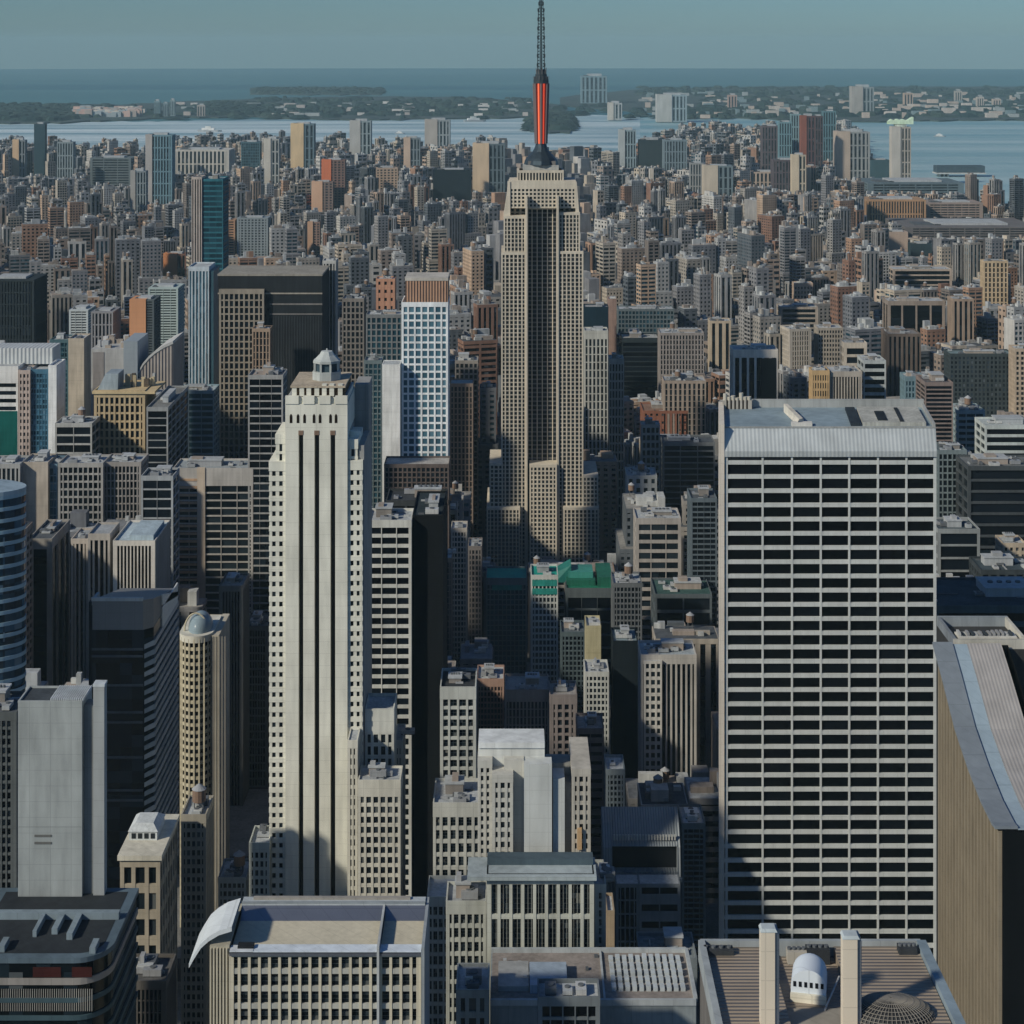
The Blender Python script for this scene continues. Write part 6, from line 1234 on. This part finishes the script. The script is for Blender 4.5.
# ================================================================== THE REST OF THE CITY
def generic_city():
    rng = random.Random(77)
    walls = [(.42,.37,.30),(.36,.33,.29),(.50,.42,.32),(.30,.29,.28),(.24,.24,.25),(.40,.40,.39),(.34,.19,.12),(.44,.26,.16),(.28,.15,.10),(.52,.50,.46),(.18,.19,.21),(.55,.38,.25),(.30,.24,.20),(.20,.17,.15),(.46,.33,.24),(.12,.14,.16)]
    wname = ['sandy','taupe','buff','stone grey','slate grey','light grey','brick red','terracotta','dark brick','off-white','charcoal','peach','umber','dark brown','warm tan','blue-grey']
    wm = [wallmat(tuple((v*.82+sum(c)/3*.18)*.9 for v in c), .88, .28, .08) for c in walls]
    gm = [glassmat(G_DARK, .2, 1, 3, 3.4), glassmat(G_TEAL, .2, 1, 3, 3.4), glassmat(G_SLATE, .25, 1.6, 3, 3.4)]
    rm = [wallmat(tuple(v*.9 for v in c), .9, .35, .12) for c in (R_PALE, R_DARK, (.30,.29,.27), (.48,.49,.48), R_WARM, (.22,.23,.24))]
    def coast_d(px):
        if px <= COAST[0][0]: return DY(COAST[0][1])
        for (xa, ya), (xb, yb) in zip(COAST, COAST[1:]):
            if px <= xb: return DY(ya+(yb-ya)*(px-xa)/(xb-xa))
        return DY(COAST[-1][1])
    B = []
    def lot(cx, cy, w_, dp, rz, zone):
        if cy < 690: return
        px = 512+FPX*cx/cy; hwp = FPX*w_/2/cy
        if px < -60 or px > 1084: return
        if cy > coast_d(px)-60: return
        rad = max(w_, dp)/2*1.1
        for (a, b, c, e) in FOOT:
            if a-rad < cx < b+rad and c-rad < cy < e+rad: return
        r = rng.random()
        if cy < 1250: h = rng.uniform(35, 100) if r < .75 else rng.uniform(95, 140)
        elif cy < 2100: h = rng.uniform(28, 78) if r < .68 else rng.uniform(75, 125)
        elif cy < 3200: h = rng.uniform(20, 58) if r < .72 else rng.uniform(55, 105)
        else: h = rng.uniform(12, 40) if r < .78 else rng.uniform(40, 88)
        if cy > 4600: h *= .7
        # never taller than what the photo shows of the placed buildings behind
        for (xa, xb, yt, yb, dd) in VIS:
            if dd > cy-5 and xa-hwp-1 < px < xb+hwp+1 and yb < 1020:
                zmax = CAM_H-(yb+1-EYE)*(cy-dp/2)/FPX
                h = min(h, zmax)
        if h < 7: return
        B.append([cx, cy, w_, dp, h, rz, px])
    # near zone, square to the view; further out the streets turn
    def zone(dmin, dmax, ang, bx, by, wl_, seed):
        r = random.Random(seed); ca, sa = math.cos(R(ang)), math.sin(R(ang)); span = int(dmax*1.3/bx)
        for i in range(-span, span):
            for j in range(-span, int(dmax*1.3/by)):
                u0, v0 = i*bx, j*by
                cu, cv = u0+bx/2, v0+by/2; X, Y = cu*ca-cv*sa, cu*sa+cv*ca
                if not (dmin-80 < Y < dmax+80) or abs(X) > .31*Y+120: continue
                for row in (0, 1):
                    u = u0+9
                    while u < u0+bx-16:
                        w_ = min(r.uniform(*wl_), u0+bx-9-u)
                        if w_ < 10: break
                        full = r.random() < .12 and row == 0
                        dp = (by-14)*(1 if full else .47); cv2 = v0+7+(dp/2 if row == 0 else by-14-dp/2)
                        cu2 = u+w_/2; X, Y = cu2*ca-cv2*sa, cu2*sa+cv2*ca
                        if dmin <= Y < dmax: lot(X, Y, w_-.6, dp-r.uniform(.5,4), R(ang), 0)
                        u += w_
    zone(690, 1230, 0, 130, 60, (16, 38), 1)
    zone(1230, 2300, 17, 150, 52, (10, 30), 2)
    zone(2300, 3600, 27, 170, 50, (9, 27), 3)
    zone(3600, 6500, 33, 190, 60, (10, 34), 4)
    # skyline pass: how much of each one shows
    ev = [(b[1]-b[3]/2, 0, b) for b in B]+[(v[4], 1, v) for v in VIS]
    ev.sort(key=lambda e: e[0]); sky_ = [1024.0]*1024; vis = {}
    for dd, t_, q in ev:
        if t_ == 1:
            for x in range(max(0, int(q[0])), min(1024, int(q[1]))): sky_[x] = min(sky_[x], q[2]+3)
        else:
            hw = FPX*(q[2]*abs(math.cos(q[5]))+q[3]*abs(math.sin(q[5])))/2/q[1]; yt = EYE+(CAM_H-q[4])*FPX/dd; a = 0
            for x in range(max(0, int(q[6]-hw)), min(1024, int(q[6]+hw)+1)):
                if yt < sky_[x]: a += sky_[x]-yt; sky_[x] = yt
            vis[id(q)] = a
    B.sort(key=lambda q: -vis[id(q)])
    print('generic buildings', len(B), 'hidden', sum(1 for q in B if vis[id(q)] < 1))
    def body(m, q, r, loc, detail):
        cx, cy, w_, dp, h, rz, px = q
        M = None if loc else Matrix.Translation((cx, cy, 0)) @ Matrix.Rotation(rz, 4, 'Z')
        ci = r.choices(range(16), [7,7,5,9,11,9,3,3,4,7,10,4,5,4,5,10])[0]; wl = wm[ci]; gi = r.choices([0,1,2],[5,2,3])[0]; gl = gm[gi]; ri = r.randrange(6)
        a, b, c, e = -w_/2, w_/2, -dp/2, dp/2
        st = r.choices(['punched','ribbon','piers','wall'], [6,3,3,1])[0]
        steps = [(a, b, c, e, 0, h)]
        if h > 34 and r.random() < .5:
            k_ = r.uniform(.5,.8); s_ = r.uniform(.12,.22)
            steps = [(a, b, c, e, 0, h*k_), (a+w_*s_, b-w_*s_*r.uniform(.3,1), c+dp*s_, e-dp*s_*.5, h*k_, h)]
        if detail == 0:
            for (x0,x1,y0,y1,z0,z1) in steps: m.box(x0,x1,y0,y1,z0,z1, wl, False, M)
            return ci, st, steps, wl, ri, M
        for (x0,x1,y0,y1,z0,z1) in steps:
            fh = r.uniform(3.3, 4.1)*(1.0 if detail == 2 else 1.6 if cy < 3600 else 2.4); t_ = .45
            nf = max(1, int((z1-z0)/fh)); fh = (z1-z0)/nf
            m.box(x0+t_, x1-t_, y0+t_, y1-t_, z0, z1-.4, gl, False, M)
            m.box(x0-.1, x1+.1, y0-.1, y1+.1, z1-1.4, z1+.9, wl, True, M)
            m.box(x0+.4, x1-.4, y0+.4, y1-.4, z1, z1+.95, rm[ri], False, M)
            if st in ('punched','ribbon','wall'):
                fs = {'punched':.5,'ribbon':.45,'wall':.4}[st]
                for k in range(nf): m.box(x0+.06, x1-.06, y0+.06, y1-.06, z0+k*fh, z0+k*fh+fs*fh, wl, False, M)
            bw = r.uniform(3.2, 5)*(1.0 if detail == 2 else 1.7 if cy < 3600 else 2.6); fp = {'punched':.5,'ribbon':.12,'piers':.5,'wall':.3}[st]
            n1 = max(2, int((x1-x0)/bw)); n2 = max(2, int((y1-y0)/bw))
            if st == 'ribbon': n1 = n2 = 2
            q1, q2 = (x1-x0)/n1, (y1-y0)/n2
            for i in range(n1+1):
                xx = x0+i*q1; hw = q1*fp/2
                m.box(max(x0, xx-hw), min(x1, xx+hw), y0, y0+t_+.2, z0, z1-1.4, wl, False, M)
            for i in range(n2+1):
                yy = y0+i*q2; hw = q2*fp/2; ya, yb = max(y0+.02, yy-hw), min(y1, yy+hw)
                m.box(x0+.01, x0+t_+.2, ya, yb, z0, z1-1.4, wl, False, M)
                if detail == 2: m.box(x1-t_-.2, x1-.01, ya, yb, z0, z1-1.4, wl, False, M)
            if st == 'wall' :   # blank party wall facing the camera or the sun
                m.box(x0-.05, x0+.6, y0-.05, y1-.5, z0, z1, wl, False, M)
        return ci, st, steps, wl, ri, M
    def rooftop(m, steps, r, M, wl, ri):
        x0,x1,y0,y1,z0,z1 = steps[-1]; W, D = x1-x0, y1-y0
        for i in range(r.choice([2,3,3,4,5])):
            w_, d_ = W*r.uniform(.08,.42), D*r.uniform(.08,.45); cx, cy = r.uniform(x0+w_/2+.5, x1-w_/2-.5), r.uniform(y0+d_/2+.5, y1-d_/2-.5)
            h_ = r.uniform(1.2, 3.2) if r.random() < .7 else r.uniform(3, 7); mt = r.choice([wl, rm[0], rm[3], rm[4]])
            m.box(cx-w_/2, cx+w_/2, cy-d_/2, cy+d_/2, z1+.9, z1+.9+h_, mt, False, M)
    KINDS_ = {'punched':('apartment_building','apartment building'), 'wall':('apartment_building','apartment building'), 'ribbon':('office_building','office building'), 'piers':('office_building','office building')}
    ordn = ['nearest','second','third','fourth','fifth','sixth','seventh','eighth','ninth','tenth','eleventh','twelfth','thirteenth','fourteenth','fifteenth','sixteenth','seventeenth','eighteenth','nineteenth','twentieth']
    NIND = 280
    ind = B[:NIND]; cand = {}
    for n_, q in enumerate(ind):
        r = random.Random(int(q[0]*7+q[1]*13)); m = MB()
        ci, st, steps, wl, ri, M = body(m, q, r, True, 2)
        nm, ct = KINDS_[st]; o = m.build(nm); o.location = (q[0], q[1], 0); o.rotation_euler = (0, 0, q[5])
        x0,x1,y0,y1,z0,z1 = steps[-1]
        roof_ = MB(); roof_.box(x0+.5, x1-.5, y0+.5, y1-.5, z1+.93, z1+1.02, rm[ri]); rf = roof_.build('roof', o)
        b_ = MB(); rooftop(b_, steps, r, None, wl, ri); b_.build('bulkhead', rf)
        tank = r.random() < .35
        if tank:
            t_ = MB(); cx, cy = r.uniform(x0+3, x1-3), r.uniform(y0+3, y1-3)
            for sx in (-1,1):
                for sy in (-1,1): t_.box(cx+sx-.12, cx+sx+.12, cy+sy-.12, cy+sy+.12, z1+1, z1+4, wallmat(DGREY))
            t_.cyl(cx, cy, z1+4, z1+7.2, 1.8, wallmat(BROWN), 10); t_.cyl(cx, cy, z1+7.2, z1+8.6, 2.0, wallmat(GREY), 10, .05); t_.build('water_tank', rf)
        for _ in range(r.randint(2, 5)):
            c_ = MB(); cx, cy = r.uniform(x0+2, x1-2), r.uniform(y0+2, y1-2); a_, e_ = r.uniform(.7,1.8), r.uniform(.7,1.6)
            c_.box(cx-a_, cx+a_, cy-e_, cy+e_, z1+1.2, z1+r.uniform(2,3.4), rm[3], True); c_.box(cx-a_*.8, cx+a_*.8, cy-e_*.8, cy+e_*.8, z1+1, z1+1.2, rm[1]); c_.build('cooling_unit', rf)
        yt = EYE+(CAM_H-q[4])*FPX/q[1]; px = q[6]
        best = min(ANCH, key=lambda A: (A[0]-px)**2+((A[1]-yt)*.8)**2); dx, dy = px-best[0], yt-best[1]
        dr = ('right of' if dx > 0 else 'left of') if abs(dx) > abs(dy) else ('beyond' if dy < 0 else 'in front of')
        words_ = {'punched':'with square windows','ribbon':'with banded windows','piers':'with upright ribs','wall':'with a blank side wall'}[st]
        cand.setdefault((wname[ci], st, dr, best[2]), []).append((abs(dx)+abs(dy), o, words_, ct, tank))
    for (cn, st, dr, an), L in cand.items():
        L.sort(key=lambda e: e[0])
        for i, (_, o, words_, ct, tank) in enumerate(L):
            od = '' if len(L) == 1 else (ordn[i]+' ' if i else 'nearest ')
            tag(o, '%s%s block %s, %s %s' % (od, cn, words_, dr, an), ct, 'city blocks around the towers')
    big = MB()
    for q in B[NIND:]:
        r = random.Random(int(q[0]*7+q[1]*13)); v = vis[id(q)]
        det = 0 if v < 1 else 1
        ci, st, steps, wl, ri, M = body(big, q, r, False, det)
        if det: rooftop(big, steps, r, M, wl, ri)
    tag(big.build('distant_buildings'), 'countless small blocks of the city reaching to the bay', 'building', None, 'stuff')
    print('faces', len(big.f))
generic_city()

def waterfront():
    r = random.Random(31); m = MB(); mats = [wallmat(c, .9, .3, .02) for c in ((.10,.12,.13),(.20,.22,.22),(.14,.15,.15))]
    for i in range(46):
        x = r.uniform(-10, 640) if i < 30 else r.uniform(872, 1030)
        y = None
        for (xa, ya), (xb, yb) in zip(COAST, COAST[1:]):
            if xa <= x <= xb: y = ya+(yb-ya)*(x-xa)/(xb-xa)
        d = DY(y); X = WX(x, d); L = r.uniform(90, 330); w_ = r.uniform(18, 46)
        m.box(X-w_/2, X+w_/2, d-30, d+L, -6, -.6, mats[0]); m.box(X-w_*.4, X+w_*.4, d, d+L*r.uniform(.3,.9), -.6, r.uniform(4, 12), r.choice(mats[1:]))
    tag(m.build('waterfront_piers'), 'dark piers and sheds reaching into the bay along the shore', 'pier', None, 'stuff')
waterfront()
